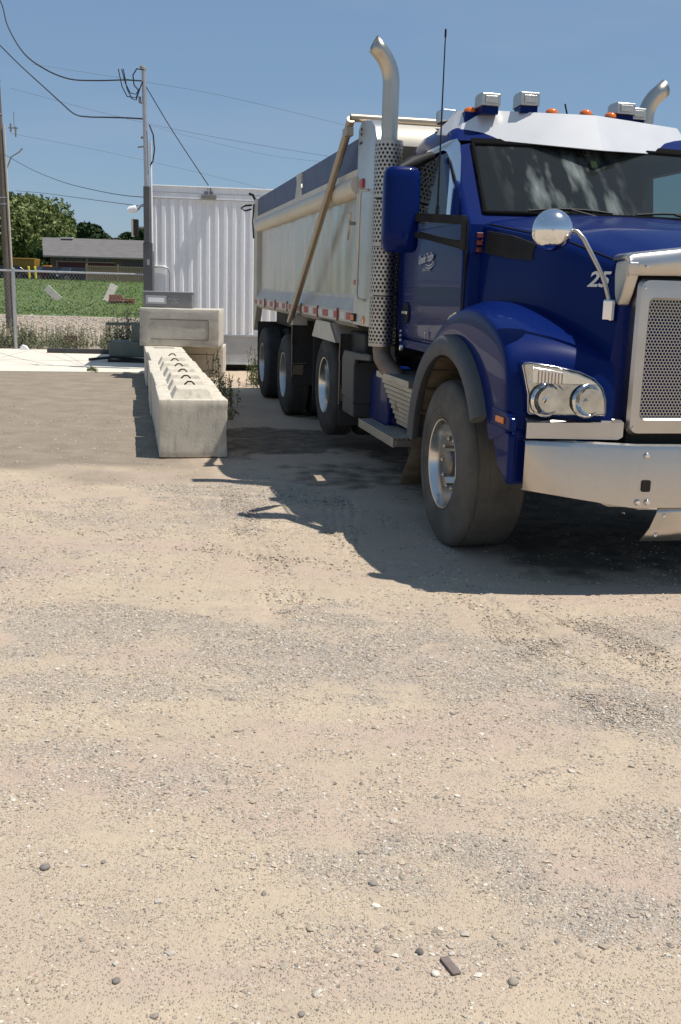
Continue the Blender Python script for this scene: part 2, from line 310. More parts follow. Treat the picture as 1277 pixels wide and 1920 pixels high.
def track_mask(x,y):
    out=np.zeros_like(x)
    # tyre prints: (start,end,width,lug pitch)
    for (ax,ay,bx,by,wd,pi_) in [(-.02,8.2,.05,5.5,.27,.085),(.62,5.75,1.25,3.7,.30,.10),(-1.9,6.75,.35,5.95,.26,.09),(1.05,5.5,2.0,3.5,.28,.09),(-.9,8.3,-.2,4.9,.26,.09)]:
        L_=math.hypot(bx-ax,by-ay); ux,uy=(bx-ax)/L_,(by-ay)/L_
        s=(x-ax)*ux+(y-ay)*uy; d=-(x-ax)*uy+(y-ay)*ux
        inside=sst(wd/2,wd/2-.02,np.abs(d))*sst(0,.3,s)*sst(L_,L_-.4,s)
        rib=np.where(np.abs(np.mod(d+10*wd,wd/4)-wd/8)<wd/22,1.,0.); lug=np.where(np.mod(s+np.abs(d)*.6+100,pi_)<pi_*.3,.8,0)
        out=out-inside*(.25+np.clip(rib+lug,0,1))*sst(.36,.55,fbm(x*2.3+ax,y*2.3,3))
    return out
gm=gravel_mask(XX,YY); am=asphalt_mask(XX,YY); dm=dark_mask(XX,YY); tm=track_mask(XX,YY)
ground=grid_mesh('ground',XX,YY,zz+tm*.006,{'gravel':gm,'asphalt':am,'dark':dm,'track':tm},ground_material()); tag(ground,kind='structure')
# grass field beyond the gravel strip
fx=axis([(-150,-40,10),(-40,10,1),(10,150,10)]); fy=axis([(46.5,100,.9),(100,300,10)]); FX,FY=np.meshgrid(fx,fy)
edge=(fbm(FX*.3,FY*.3,3)-.5)*.15
FZ=gz(FX,FY)+.05+edge*.6; FZ[0,:]-=.15
fg=mat('grass_base',(.07,.125,.02),.95,0,var=(.14,.16,.04),vs=.35,vamt=.8,bump=.5,bs=6,bdist=.1,var2=(.05,.08,.022),vs2=1.2,vamt2=.5)
tag(grid_mesh('grass_field',FX,FY,FZ,{},fg),kind='structure')
# concrete pad strip
def slab(poly,z0,z1,name,material):
    b=MB(); b.prism(poly,2,z0,z1); return b.build(name,material,None,bevel=.01)
tag(slab([(-16,16.45),(-2.9,19.2),(-2.9,25.05),(-16,23.1)],-.1,.022,'concrete_pad',padc),kind='structure')
b=MB()
for (a,c) in (((-16,19.2),(-3.8,21.6)),((-6.9,18.4),(-7.3,24.2))):
    d=Vector((c[0]-a[0],c[1]-a[1],0)).normalized(); n_=Vector((-d.y,d.x,0)); mid=Vector(((a[0]+c[0])/2,(a[1]+c[1])/2,.024)); b.obox(mid,d,n_,(0,0,1),math.hypot(c[0]-a[0],c[1]-a[1])/2,.008,.0015)
tag(b.build('pad_joint',mat('joint_tan',(.40,.35,.28),.95)),kind='structure')
# scattered gravel : real small stones
def ico(sub):
    bm=bmesh.new(); bmesh.ops.create_icosphere(bm,subdivisions=sub,radius=1); v=np.array([q.co[:] for q in bm.verts]); f=np.array([[q.index for q in k.verts] for k in bm.faces]); bm.free(); return v,f
def scatter(name,P,R_,tone,sub,material,flat=.6,jit=.38):
    v,f=ico(sub); N=len(P); nv=len(v)
    sc=np.stack([R_*(.75+.6*RNG.random(N)),R_*(.75+.6*RNG.random(N)),R_*flat*(.7+.6*RNG.random(N))],-1)
    V=v[None]*(1+jit*(RNG.random((N,nv,1))-.5)*2)*sc[:,None,:]
    th=RNG.random(N)*6.283; c,s=np.cos(th)[:,None],np.sin(th)[:,None]
    x=V[...,0]*c-V[...,1]*s; y=V[...,0]*s+V[...,1]*c; ti=(RNG.random(N)-.5)[:,None]*.8; z=V[...,2]+x*ti*.4
    V=np.stack([x,y,z],-1)+P[:,None,:]
    Fc=(f[None]+np.arange(N)[:,None,None]*nv).reshape(-1)
    me=bpy.data.meshes.new(name); me.vertices.add(N*nv); me.vertices.foreach_set('co',V.ravel().astype(np.float32))
    me.loops.add(len(Fc)); me.loops.foreach_set('vertex_index',Fc.astype(np.int32)); me.polygons.add(len(Fc)//3); me.polygons.foreach_set('loop_start',np.arange(0,len(Fc),3,dtype=np.int32)); me.update(calc_edges=True)
    at=me.attributes.new('tone','FLOAT','POINT'); at.data.foreach_set('value',np.repeat(tone,nv).astype(np.float32))
    me.polygons.foreach_set('use_smooth',np.full(len(Fc)//3,sub>1))
    me.materials.append(material); o=bpy.data.objects.new(name,me); C.objects.link(o); return o
def stone_mat():
    m=bpy.data.materials.new('gravel_stone'); m.use_nodes=True; t=m.node_tree; n=t.nodes; L=t.links; p=n['Principled BSDF']
    at=n.new('ShaderNodeAttribute'); at.attribute_name='tone'; cr=n.new('ShaderNodeValToRGB'); L.new(at.outputs['Fac'],cr.inputs[0])
    cr.color_ramp.interpolation='LINEAR'; e=cr.color_ramp.elements; e[0].position=0; e[0].color=(.16,.145,.13,1); e[1].position=1; e[1].color=(.66,.6,.5,1)
    for q,c_ in((.12,(.27,.235,.20)),(.3,(.42,.35,.26)),(.55,(.52,.43,.32)),(.7,(.43,.325,.26)),(.82,(.48,.43,.36))):
        k=e.new(q); k.color=(*c_,1)
    L.new(cr.outputs[0],p.inputs['Base Color']); p.inputs['Roughness'].default_value=.9; p.inputs['Specular IOR Level'].default_value=.25; return m
stm=stone_mat()
def sample(N,x0,x1,y0,y1,power,base):
    x=x0+(x1-x0)*RNG.random(N); y=y0+(y1-y0)*RNG.random(N)
    g=gravel_mask(x,y); cl=fbm(x*6+3,y*6+1,3); pr=base+(1-base)*g; pr=pr*sst(.3,.65,cl+.25*g)
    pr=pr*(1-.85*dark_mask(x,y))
    k=(RNG.random(N)<pr)&(np.abs(x)<.42*y+.4); return x[k],y[k]
Ps=[];Rs=[];Ts=[]
for (N,y0,y1,rmin,rmax,base,pw) in [(150000,1.85,3.2,.0011,.0052,.42,3.2),(230000,3.0,5.2,.0016,.0065,.34,3.0),(190000,5.0,8.5,.0025,.009,.24,2.4),(60000,8,14,.003,.011,.30,2.6)]:
    xw=.36*y1+.3; x,y=sample(N,-xw,xw,y0,y1,1,base); n_=len(x)
    r=rmin+(rmax-rmin)*RNG.random(n_)**pw
    Ps.append(np.stack([x,y,gz(x,y)+r*.05],-1)); Rs.append(r); Ts.append(np.clip(RNG.random(n_)**.9,0,1))
    # larger ones
x,y=sample(5200,-1.3,1.5,1.9,4.8,1,.6); r=.004+.008*RNG.random(len(x))**3; Ps.append(np.stack([x,y,gz(x,y)+r*.12],-1)); Rs.append(r); Ts.append(.1+.9*RNG.random(len(x)))
P_=np.concatenate(Ps); R_=np.concatenate(Rs); T_=np.concatenate(Ts)
x=-12+9.5*RNG.random(9000); y=26.5+20*RNG.random(9000); x=x-(y-26)*.25; r=.02+.05*RNG.random(9000)**2; P_=np.concatenate([P_,np.stack([x,y,gz(x,y)+r*.2],-1)]); R_=np.concatenate([R_,r]); T_=np.concatenate([T_,.1+.75*RNG.random(9000)])
gr=scatter('gravel',P_,R_,T_,1,stm); tag(gr,'loose small gravel stones scattered over the sandy yard','gravel',kind='stuff')
# individual larger stones
def stone(x,y,r,tone,lab,fl=.7):
    zz_=float(gz(np.array([x]),np.array([y]))[0]); o=scatter('stone',np.array([[0,0,r*.3]]),np.array([r]),np.array([tone]),3,stm,fl,.07); o.location=(x,y,zz_)
    me=o.data; mdf=o.modifiers.new('shape','DISPLACE'); tx=bpy.data.textures.new('lump','CLOUDS'); tx.noise_scale=r*1.1; mdf.texture=tx; mdf.strength=r*.5; mdf.texture_coords='LOCAL'
    tag(o,lab,'stone',group='larger stones lying on the yard')
stone(.236,2.345,.011,.0,'dark grey stone lying just beyond the flat brown fragment')
stone(-.818,2.664,.012,.08,'dark stone at the left side of the foreground sand')
stone(.124,2.65,.010,.12,'round grey stone in the middle foreground, beyond the dark one')
stone(.459,2.24,.012,.2,'flat grey stone to the right of the brown fragment')
stone(-.058,2.10,.009,.1,'grey stone at the bottom edge of the picture, left of centre')
stone(.27,2.262,.010,1.,'pale stone touching the lower end of the brown fragment')
stone(-.51,2.19,.009,.05,'small dark stone at lower left of the foreground')
b=MB(); b.obox((0,0,.004),(1,0,0),(0,1,0),(0,0,1),.012,.034,.003); o=b.build('flat_fragment',mat('fragment_brown',(.16,.125,.11),.8,var=(.23,.18,.15),vs=60,vamt=.6),None,bevel=.0015)
o.location=(.309,2.292,float(gz(np.array([.309]),np.array([2.292]))[0])+.002); o.rotation_euler=(.02,.03,.42); tag(o,'flat rectangular brown fragment lying on the sand in the foreground','debris')
#TRUCK
# ================================================================ TRUCK (x across, y rearwards, z up)
TX,TY,TA=1.8281,6.9496,.2102
T=empty('dump_truck',(TX,TY,0),TA); tag(T,'dark blue dump truck with polished aluminium box parked on the gravel','truck')
def tp(b,name,mats,parent=None,**k): return b.build(name,mats,parent or T,**k)
# ---- wheels
rimm=mat('rim_aluminium',(.74,.71,.66),.22,1,var=(.55,.5,.43),vs=7,vamt=.5)
def wheel(x,y,z,R,W,side,front):
    s=side # -1 visible side : outer face toward -x ; inward axis = +x
    ax=(-s,0,0)
    b=MB()
    if front: prof=[(.012,.300),(.0,.296),(.002,.284),(.03,.272),(.075,.262),(.14,.255),(.165,.235),(.15,.20),(.135,.13),(.13,.11)]
    else: prof=[(.012,.292),(.0,.288),(.002,.276),(.03,.262),(.09,.255),(.19,.25),(.215,.22),(.205,.16),(.2,.11)]
    b.lathe(prof,(x,y,z),ax,64); wo=tp(b,'wheel',rimm if front or y<5 else alu,smooth=40)
    b=MB(); e=.125 if front else .195
    b.lathe([(e+.02,.112),(e,.112),(e-.015,.10),(e-.02,.085),(e-.075,.08),(e-.085,.066),(e-.088,0.001)],(x,y,z),ax,32)
    tp(b,'hub',mat('hub_metal',(.2,.17,.14),.45,.7,var=(.3,.26,.22),vs=20,vamt=.7) if front else darkch,wo,smooth=35); b=MB()
    for k in range(10):
        a=2*math.pi*k/10; rr_=.166 if front else .146; yy=y+rr_*math.cos(a); z2=z+rr_*math.sin(a)
        b.lathe([(e+.03,.021),(e-.005,.021),(e-.012,.018),(e-.068,.0165),(e-.076,.009),(e-.077,.001)],(x,yy,z2),ax,10)
    tp(b,'lug_nuts',stackm if front else darkch,wo,smooth=35)
    b=MB()
    r0=.293; pr=[(.02,r0),(.0,r0+.012),(-.012,r0+.06),(-.014,r0+.12),(-.006,R-.085),(.008,R-.04),(.018,R-.02),(.034,R-.006)]
    if front: tr=[(.05,R),(.062,R),(.064,R-.005),(.074,R-.005),(.076,R+.001)]+[q for g_ in(.14,.2,.26) for q in((g_,R+.002),(g_+.002,R+.0005),(g_+.008,R+.0005),(g_+.010,R+.002))]+[(W-.06,R)]
    else:
        tr=[]; n=5; w0=.05; 
        for k in range(n):
            a=w0+(W-2*w0)*k/n; c_=w0+(W-2*w0)*(k+1)/n-.012; tr+=[(a,R),(c_,R),(c_+.001,R-.012),(c_+.011,R-.012)]
        tr=tr[:-2]
    pr2=[(W-a,r) for a,r in pr][::-1]
    # raised sidewall ring for detail
    pr.insert(3,(-.011,r0+.075)); pr.insert(4,(-.015,r0+.078)); 
    b.lathe(pr+tr+pr2,(x,y,z),ax,96); tp(b,'tyre',rubber if front else rub_r,wo,smooth=28)
    return wo
wheel(-1.20,0,.54,.545,.40,-1,True); wheel(1.20,0,.54,.545,.40,1,True)
AX=[(4.16,.14),(7.0,0),(9.1,0)]
for (y,lift) in AX:
    for s in(-1,1):
        wheel(s*1.2,y,.515+lift,.52,.275,s,False); wheel(s*.88,y,.515+lift,.52,.275,s,False)
# ---- chassis
b=MB()
for s in(-1,1): b.box(s*.43-.045,s*.43+.045,-1.05,10.0,.78,1.06)
for y in(.9,2.6,5.2,8.05,9.6): b.box(-.385,.385,y,y+.12,.8,1.02)
tp(b,'frame_rail',darkch,bevel=.01)
b=MB(); b.tube([(-1.0,0,.5),(-.7,0,.42),(.7,0,.42),(1.0,0,.5)],.06,8)
for y,l in AX: b.tube([(-.9,y,.5+l),(.9,y,.5+l)],.1,10); b.lathe([(-.2,.05),(-.15,.2),(0,.24),(.15,.2),(.2,.05)],(0,y,.5+l),(1,0,0),16)
tp(b,'axle',darkch,smooth=40)
b=MB(); b.box(-.5,.5,-1.0,1.6,.55,1.28); b.box(-.75,.75,1.7,2.6,.6,1.1); b.box(-.7,.7,5.0,5.9,.55,1.2); b.box(-1.1,-.6,2.75,3.45,.62,1.25); b.box(.6,1.1,1.2,3.2,.5,1.1); b.box(-.8,.8,7.6,8.4,.6,1.25)
tp(b,'engine_block',darkch,bevel=.03)
b=MB(); b.box(-.9,.9,4.7,9.7,1.08,1.36); b.box(-.98,-.94,2.1,3.3,.45,1.36); b.box(-.5,.5,9.0,10.0,.6,1.3); tp(b,'sub_frame',darkch)
b=MB(); b.box(-.98,.98,-1.17,-.9,.70,.80); b.box(-.5,.5,-1.31,-1.17,.70,.80); b.box(-.5,.5,-1.15,-.9,.55,.95); b.prism([(-1.09,-1.185),(-.84,-1.25),(-.56,-1.31),(.56,-1.31),(.84,-1.25),(1.09,-1.185),(1.0,-1.0),(-1.0,-1.0)],2,.815,.845); tp(b,'bumper_light_blocker',darkch)  # added plates, block sunlight leaking through the gap behind the bumper
# mud flaps and fender panels by rear wheels
b=MB(); b.box(-1.2,-.62,3.36,3.375,.34,1.22); b.box(-1.2,-.62,6.26,6.275,.45,1.24); b.box(.62,1.2,3.36,3.375,.34,1.2); b.box(-1.19,-.62,4.85,4.865,.42,1.3); b.box(-1.19,-.62,9.72,9.735,.35,1.1)
tp(b,'mud_flap',mat('flap_rubber',(.022,.021,.02),.75,var=(.05,.045,.038),vs=6,vamt=.6))
b=MB()
for y in(3.345,6.245):
    b.tube([(-1.205,y,1.2),(-1.21,y,.98),(-1.205,y,.95),(-1.205,y,.55)],.008,6); b.tube([(-1.21,y,.72),(-1.02,y,.72)],.007,6); b.tube([(-1.21,y,.62),(-1.04,y,.62)],.007,6); b.box(-1.19,-1.06,y-.006,y,.58,.7)
tp(b,'flap_bracket',rust_pipe)
b=MB(); b.prism([(3.75,1.31),(4.5,1.31),(4.72,1.13),(3.42,1.13)],0,-1.235,-1.215); b.prism([(3.42,1.13),(4.72,1.13),(4.5,1.31),(3.75,1.31)],0,-.7,-.69)
b.add([(-1.235,3.42,1.13),(-.7,3.42,1.13),(-.7,3.75,1.31),(-1.235,3.75,1.31)],[(0,1,2,3)])
tp(b,'wheel_cover',box_fr)
# hanging air tanks / gray fairing / blue skirt between wheels and steps
b=MB(); b.prism([(2.72,.62),(3.2,.66),(3.22,1.02),(3.14,1.08),(2.1,1.1),(2.1,1.05),(2.66,1.02),(2.7,.96)],0,-1.21,-1.17); b.box(-1.21,-.8,2.7,2.74,.62,1.0); b.box(-1.2,-.7,2.72,3.2,.5,.66)
tp(b,'side_fairing',mat('fairing_grey',(.04,.04,.042),.55,var=(.07,.068,.065),vs=5,vamt=.5),bevel=.012)
b=MB(); b.prism([(1.95,.5),(2.6,.5),(2.6,.9),(2.3,1.0),(1.95,.95)],0,-1.08,-.8); tp(b,'blue_tank_cover',paint,bevel=.03)
# battery box with ribbed face and steps
b=MB(); n=9
for k in range(n):
    z0=.57+.36*k/n; z1=.57+.36*(k+1)/n; x0=-1.04-.10*(k/n); rear0=1.78+.2*(k/n)
    b.box(x0,-.7,1.0,rear0,z0,z1-.006); b.box(x0+.005,-.7,1.0,rear0-.003,z1-.006,z1)
b.box(-1.17,-.7,1.0,2.0,.935,.985); tp(b,'battery_box',mat('step_aluminium',(.44,.41,.35),.45,.8,var=(.32,.29,.24),vs=6,vamt=.6),bevel=.006)
b=MB(); b.box(-1.215,-1.19,1.22,2.42,.455,.53)
for k in range(6): b.box(-1.18+.035*k,-1.158+.035*k,1.22,2.42,.515,.53)
b.box(-1.19,-.95,1.22,1.235,.46,.51); b.box(-1.19,-.95,2.405,2.42,.46,.51); b.box(-1.19,-.95,1.8,1.815,.46,.51)
tp(b,'lower_step',MT['step_aluminium'],bevel=.004)
b=MB(); b.box(-1.05,-.95,1.3,1.36,.4,.6); b.box(-1.05,-.95,2.2,2.26,.4,.6); tp(b,'step_bracket',darkch)
# ---- cab
def slice_ring(w,yf,bow,yr,z,rc=.12,N=10):
    pts=[]
    pts+= [( -w+rc*2*0 , yr-.08,z)]
    # rear right corner -> along side -> front corner arc -> bowed front -> mirror
    P=[(-w*.5,yr,z),(-w+.1,yr-.01,z),(-w+.02,yr-.04,z),(-w,yr-.12,z)]
    ys=yf+bow+rc
    for k in range(1,6): P.append((-w,(yr-.12)+(ys-(yr-.12))*k/6,z))
    for k in range(0,6):
        a=math.pi/2*k/5; P.append((-w+rc*(1-math.cos(a))*.55,ys-rc*math.sin(a),z))
    xe=w-rc*.55
    for k in range(1,9):
        x=-xe*(1-k/8); P.append((x,yf+bow*(x/xe)**2,z))
    Q=[(-p[0],p[1],p[2]) for p in P[:-1]][::-1]
    return P+Q
sl=[(1.03,.02,.04,1.93,1.22,.05),(1.05,.04,.05,1.95,1.34,.05),(1.055,.06,.08,1.96,1.8,.06),(1.05,.08,.12,1.96,2.08,.08),(1.045,.15,.15,1.96,2.15,.09),(1.03,.37,.14,1.95,2.35,.09),(1.01,.59,.12,1.94,2.55,.09),(.99,.71,.11,1.93,2.66,.1),(.96,.79,.11,1.90,2.74,.12),(.92,.86,.12,1.85,2.80,.14),(.84,.95,.12,1.76,2.85,.16),(.68,1.05,.12,1.62,2.885,.16),(.4,1.15,.12,1.45,2.9,.1)]
b=MB(); b.rings([slice_ring(w,yf,bow,yr,z,rc) for (w,yf,bow,yr,z,rc) in sl],True,True,True)
cab=tp(b,'cab',paint)
intm=mat('interior_grey',(.05,.052,.055),.8); cab.data.materials.append(intm)
def cutter(b):
    o=b.build('cutter',intm); o.parent=T; return o
cuts=[]
b=MB(); b.box(-.93,.93,.80,1.82,1.45,2.68); cuts.append(cutter(b))
b=MB(); b.add([(-.885,-.4,2.17),(.885,-.4,2.17),(.885,1.1,2.17),(-.885,1.1,2.17),(-.825,-.4,2.64),(.825,-.4,2.64),(.825,1.1,2.64),(-.825,1.1,2.64)],[(0,3,2,1),(4,5,6,7),(0,1,5,4),(1,2,6,5),(2,3,7,6),(3,0,4,7)]); cuts.append(cutter(b))
b=MB(); b.prism([(.60,2.14),(1.66,2.14),(1.66,2.585),(1.0,2.59),(.90,2.56),(.80,2.44),(.70,2.3)],0,-1.3,1.3); cuts.append(cutter(b))
bpy.context.view_layer.update()
for c_ in cuts: md=cab.modifiers.new('cut','BOOLEAN'); md.operation='DIFFERENCE'; md.object=c_; md.solver='EXACT'; md.material_mode='TRANSFER'
dg=bpy.context.evaluated_depsgraph_get(); dg.update(); nm=bpy.data.meshes.new_from_object(cab.evaluated_get(dg)); cab.modifiers.clear(); cab.data=nm; nm.name='cab'
for c_ in cuts: bpy.data.objects.remove(c_)
nm.polygons.foreach_set('use_smooth',[True]*len(nm.polygons)); nm.set_sharp_from_angle(angle=math.radians(40))
b=MB(); b.prism([(.40,2.172),(.95,2.172),(1.0,2.10),(.98,1.9),(.85,1.8),(.40,1.8)],0,-.88,.88); b.box(-.2,.2,.8,1.05,1.85,2.08); tp(b,'dashboard',blackp,cab,bevel=.02)
for x_ in(-.5,.5):
    b=MB(); b.box(x_-.24,x_+.24,1.25,1.7,1.5,1.75); b.prism([(1.58,1.75),(1.76,1.75),(1.80,2.35),(1.70,2.38),(1.64,2.3)],0,x_-.23,x_+.23); b.prism([(1.66,2.38),(1.78,2.38),(1.79,2.56),(1.70,2.56)],0,x_-.13,x_+.13); tp(b,'seat',mat('seat_cloth',(.07,.07,.075),.9),cab,bevel=.03)
b=MB(); c0=Vector((.48,1.08,2.12)); a1=Vector((1,0,0)); a2=Vector((0,.45,.9)).normalized(); b.tube([c0+a1*.22*math.cos(k*math.pi/12)+a2*.22*math.sin(k*math.pi/12) for k in range(25)],.014,8); b.tube([c0-a1*.2,c0+a1*.2],.012,6); b.tube([c0,c0+Vector((0,-.15,-.12))],.03,8); tp(b,'steering_wheel',blackp,cab,smooth=60)
# windshield, follows the bow of the front
def front_pt(x,z,off=0):
    zs=[q[4] for q in sl]; yf=np.interp(z,zs,[q[1] for q in sl]); bo=np.interp(z,zs,[q[2] for q in sl]); w_=np.interp(z,zs,[q[0] for q in sl]); rc=np.interp(z,zs,[q[5] for q in sl]); xe=w_-rc*.55
    return Vector((x,float(yf+bo*(x/xe)**2)-off,z))
def wgrid(fx,fz,off,n=20,mz=10):
    b=MB(); R=[]
    for j in range(mz+1):
        z=fz[0]+(fz[1]-fz[0])*j/mz; R.append([front_pt(-fx(z)+2*fx(z)*i/n,z,off) for i in range(n+1)])
    b.rings(R,False); return b
glass=clear_mat('windshield_glass',(.62,.74,.70),.015,1.42,((.42,.47,.44),(10,2,2.6),.46,.7,.42,-.28,.34,.035))
b=MB()
for e_ in range(4):
    if e_<2: zq=(2.158,2.652)[e_]; wq=.90-.06*(zq-2.16)/.5; pa=[front_pt(-wq+2*wq*k/20,zq,.008) for k in range(21)]
    else: sg_=-1 if e_==2 else 1; pa=[front_pt(sg_*(.90-.06*(zq-2.16)/.5),zq,.008) for zq in np.linspace(2.158,2.652,9)]
    b.tube(pa,.017,6)
tp(b,'windshield_seal',mat('seal_rubber',(.008,.008,.008),.9,0,spec=.05),cab,smooth=60)
b=wgrid(lambda z:.885-.06*(z-2.16)/.5,(2.165,2.645),.010); ws=tp(b,'windshield',glass,cab,smooth=60)
sg=clear_mat('side_glass',(.38,.46,.46),.01,1.38)
b=wgrid(lambda z:.84,(2.66,2.70),.004,20,3); tp(b,'visor_shade_strip',MT['seal_rubber'],cab,smooth=60)  # black strip painting the visor's shadow above the glass
# wipers, tag and sticker
b=MB()
for (xa,xb) in((-.62,-.05),(.12,.72)): 
    b.tube([front_pt(xa+(xb-xa)*k/6,2.18+.02*math.sin(k/6*3.1),.022) for k in range(7)],.007,6); b.tube([front_pt(xb,2.12,.03),front_pt((xa+xb)/2,2.195,.03)],.008,6)
tp(b,'wiper',blackp,cab)
b=MB(); b.obox(front_pt(.58,2.2,.014),(1,0,0),(0,.5,.86),(0,-.86,.5),.055,.035,.001); tp(b,'paper_sticker',mat('paper_mint',(.6,.72,.66),.7),ws)
b=MB(); b.obox(front_pt(-.03,2.53,.016),(1,0,0),(0,.5,.86),(0,-.86,.5),.022,.03,.002); b.tube([front_pt(-.05,2.56,.016),front_pt(-.03,2.6,.016),front_pt(-.01,2.56,.016)],.002,5); tp(b,'green_tag',mat('tag_green',(.12,.17,.05),.5),ws)
# door (right) : panel, window, chrome weather shield, handle
def sx_(z): return -float(np.interp(z,[q[4] for q in sl],[q[0] for q in sl]))
def side_strip(poly,name,material,parent,off,th=.006):
    b=MB(); n=len(poly); A=[(sx_(z)-off,y,z) for y,z in poly]; B=[(sx_(z)-off+th,y,z) for y,z in poly]
    b.add(A+B,[tuple(range(n)),tuple(range(n,2*n))[::-1]]+[(i,(i+1)%n,n+(i+1)%n,n+i) for i in range(n)]); return tp(b,name,material,parent)
for s in (1,):
    doorp=[(.28,1.30),(1.62,1.30),(1.66,1.36),(1.66,2.08),(.16,2.08),(.16,1.36)]
    b=MB()
    zz_=[1.28,1.32,1.6,1.85,2.09]; yy_=[.17,.2,.6,1.0,1.4,1.63,1.66]
    R=[]
    for z in zz_:
        R.append([(sx_(z)-.014,y,z) for y in yy_])
    b.rings(R,False); 
    door=tp(b,'door',paint,smooth=30); sol=door.modifiers.new('thick','SOLIDIFY'); sol.thickness=.02; sol.offset=-1
    bv=door.modifiers.new('bev','BEVEL'); bv.width=.008; bv.segments=2; bv.limit_method='ANGLE'; bv.angle_limit=.6
    b=MB(); b.box(-1.060,-1.045,.152,.166,1.3,2.1); b.box(-1.060,-1.045,1.665,1.68,1.28,2.1); tp(b,'door_gap',blackp,door)
win=[(1.67,2.13),(.50,2.13),(.55,2.40),(.62,2.54),(.68,2.58),(.78,2.605),(1.1,2.605),(1.60,2.60),(1.67,2.57)]
side_strip(win,'door_window',sg,door,.004)
# black frame round the rear of the window
side_strip([(1.80,2.12),(1.68,2.12),(1.68,2.6),(1.80,2.6)],'window_frame',blackp,door,.006)
# polished rain shield : strip along the top and front of the window
out=[(1.74,2.625),(1.3,2.665),(.85,2.672),(.66,2.665),(.55,2.62),(.47,2.53),(.42,2.40),(.36,2.12)]
inn=[(1.74,2.59),(1.3,2.605),(.85,2.61),(.76,2.59),(.68,2.55),(.62,2.48),(.59,2.38),(.56,2.12)]
b=MB(); R=[]
for (o_,i_) in zip(out,inn): R.append([(sx_(o_[1])-.008,o_[0],o_[1]),(sx_(o_[1])-.035,(o_[0]*.6+i_[0]*.4),(o_[1]*.6+i_[1]*.4)),(sx_(i_[1])-.03,i_[0],i_[1])])
b.rings(R,False); tp(b,'rain_shield',chrome,door,smooth=50)
b=MB(); b.add([(1.0495,1.67,2.13),(1.0495,.50,2.13),(1.012,.62,2.54),(1.008,.78,2.60),(1.008,1.67,2.60)],[(0,1,2,3,4)]); tp(b,'door_window',sg,cab)
b=MB(); b.lathe([(.0,.082),(-.012,.08),(-.016,.07),(-.004,.06),(.006,.03),(.006,.001)],(sx_(1.46)-.014,1.50,1.475),(1,0,0),28); hb=tp(b,'handle_ring',blackp,door,smooth=40)
b=MB(); b.box(-1.092,-1.075,1.43,1.575,1.462,1.492); tp(b,'door_handle',chrome,door,bevel=.006)
# lower body strip / sill
b=MB(); b.box(-1.062,-1.0,.15,1.72,1.2,1.27); tp(b,'cab_sill',paint,cab,bevel=.012)
b=MB()
for z in(1.20,1.235,1.27): b.lathe([(0,.012),(-.01,.01),(-.012,.001)],(-1.078,1.6,z+.06),(1,0,0),8)
b.lathe([(0,.026),(-.02,.022),(-.024,.001)],(-1.074,1.57,1.2),(1,0,0),12); tp(b,'sill_bolt',chrome,cab)
# lettering on the door
M=basis((-1.078,1.0,1.875),(0,-1,0),(0,0,1))
text_mesh('door_lettering','Grander Trading',.088,M@Matrix.Rotation(math.radians(4),4,'Z'),decal,door,shear=.35,extr=.001,xs=.62)
text_mesh('door_lettering','L O G I S T I C S',.028,basis((-1.078,.98,1.795),(0,-1,0),(0,0,1)),decal,door,extr=.001,xs=1.0)
b=MB(); 
for dz,am_ in((0,.012),(-.018,.010)):
    top=[];bot=[]
    for k in range(17):
        t_=k/16; y=1.02-.25*t_; z=1.838+dz-.018*math.sin(t_*math.pi)+.02*t_*t_; th=.0045*math.sin(math.pi*t_)+.0008
        top.append((-1.0765,y,z+th)); bot.append((-1.0765,y,z-th))
    b.rings([top,bot],False)
tp(b,'door_swoosh',decal,door)
text_mesh('badge_letters','T',.07,basis((-1.078,.93,1.325),(0,-1,0),(0,0,1)),decal,door,extr=.003)
# sun visor
pc0,pc1,pl0=Vector((0,.50,2.617)),Vector((0,.665,2.868)),Vector((-.90,.92,2.712)); nrm_=(pc1-pc0).cross(pl0-pc0)
yl=pc0.y-(nrm_.x*(-.82-pc0.x)+nrm_.z*(2.913-pc0.z))/nrm_.y   # keeps each half of the visor face flat
vis_top=[(-.99,1.11,2.775),(-.87,yl+.05,2.90),(-.82,yl,2.913),tuple(pc1)]
vis_bot=[(-1.005,1.10,2.742),(-.95,.985,2.725),tuple(pl0),tuple(pc0)]
mir=lambda L_:[(-x,y,z-.045*abs(x)) for x,y,z in L_[:-1]][::-1]
vt=vis_top+mir(vis_top); vb=vis_bot+mir(vis_bot)
b=MB(); b.rings([vt,vb],False); vis=tp(b,'sun_visor',visor_m); so_=vis.modifiers.new('t','SOLIDIFY'); so_.thickness=.006; so_.offset=1
# dark underside sheet standing for the shade between visor and cab
b=MB(); lo=[(x*.96,y+.035,z+.012) for x,y,z in vb]; hi=[(x*.93,y+.30,z+.09) for x,y,z in vb]; b.rings([lo,hi],False); tp(b,'visor_shade_sheet',blackp,vis)
b=MB()
for y,z in((1.075,2.755),(1.045,2.755)): b.lathe([(0,.008),(-.006,.007),(-.008,.001)],(-1.021,y,z),(1,0,0),8)
tp(b,'visor_rivet',darkch,vis)
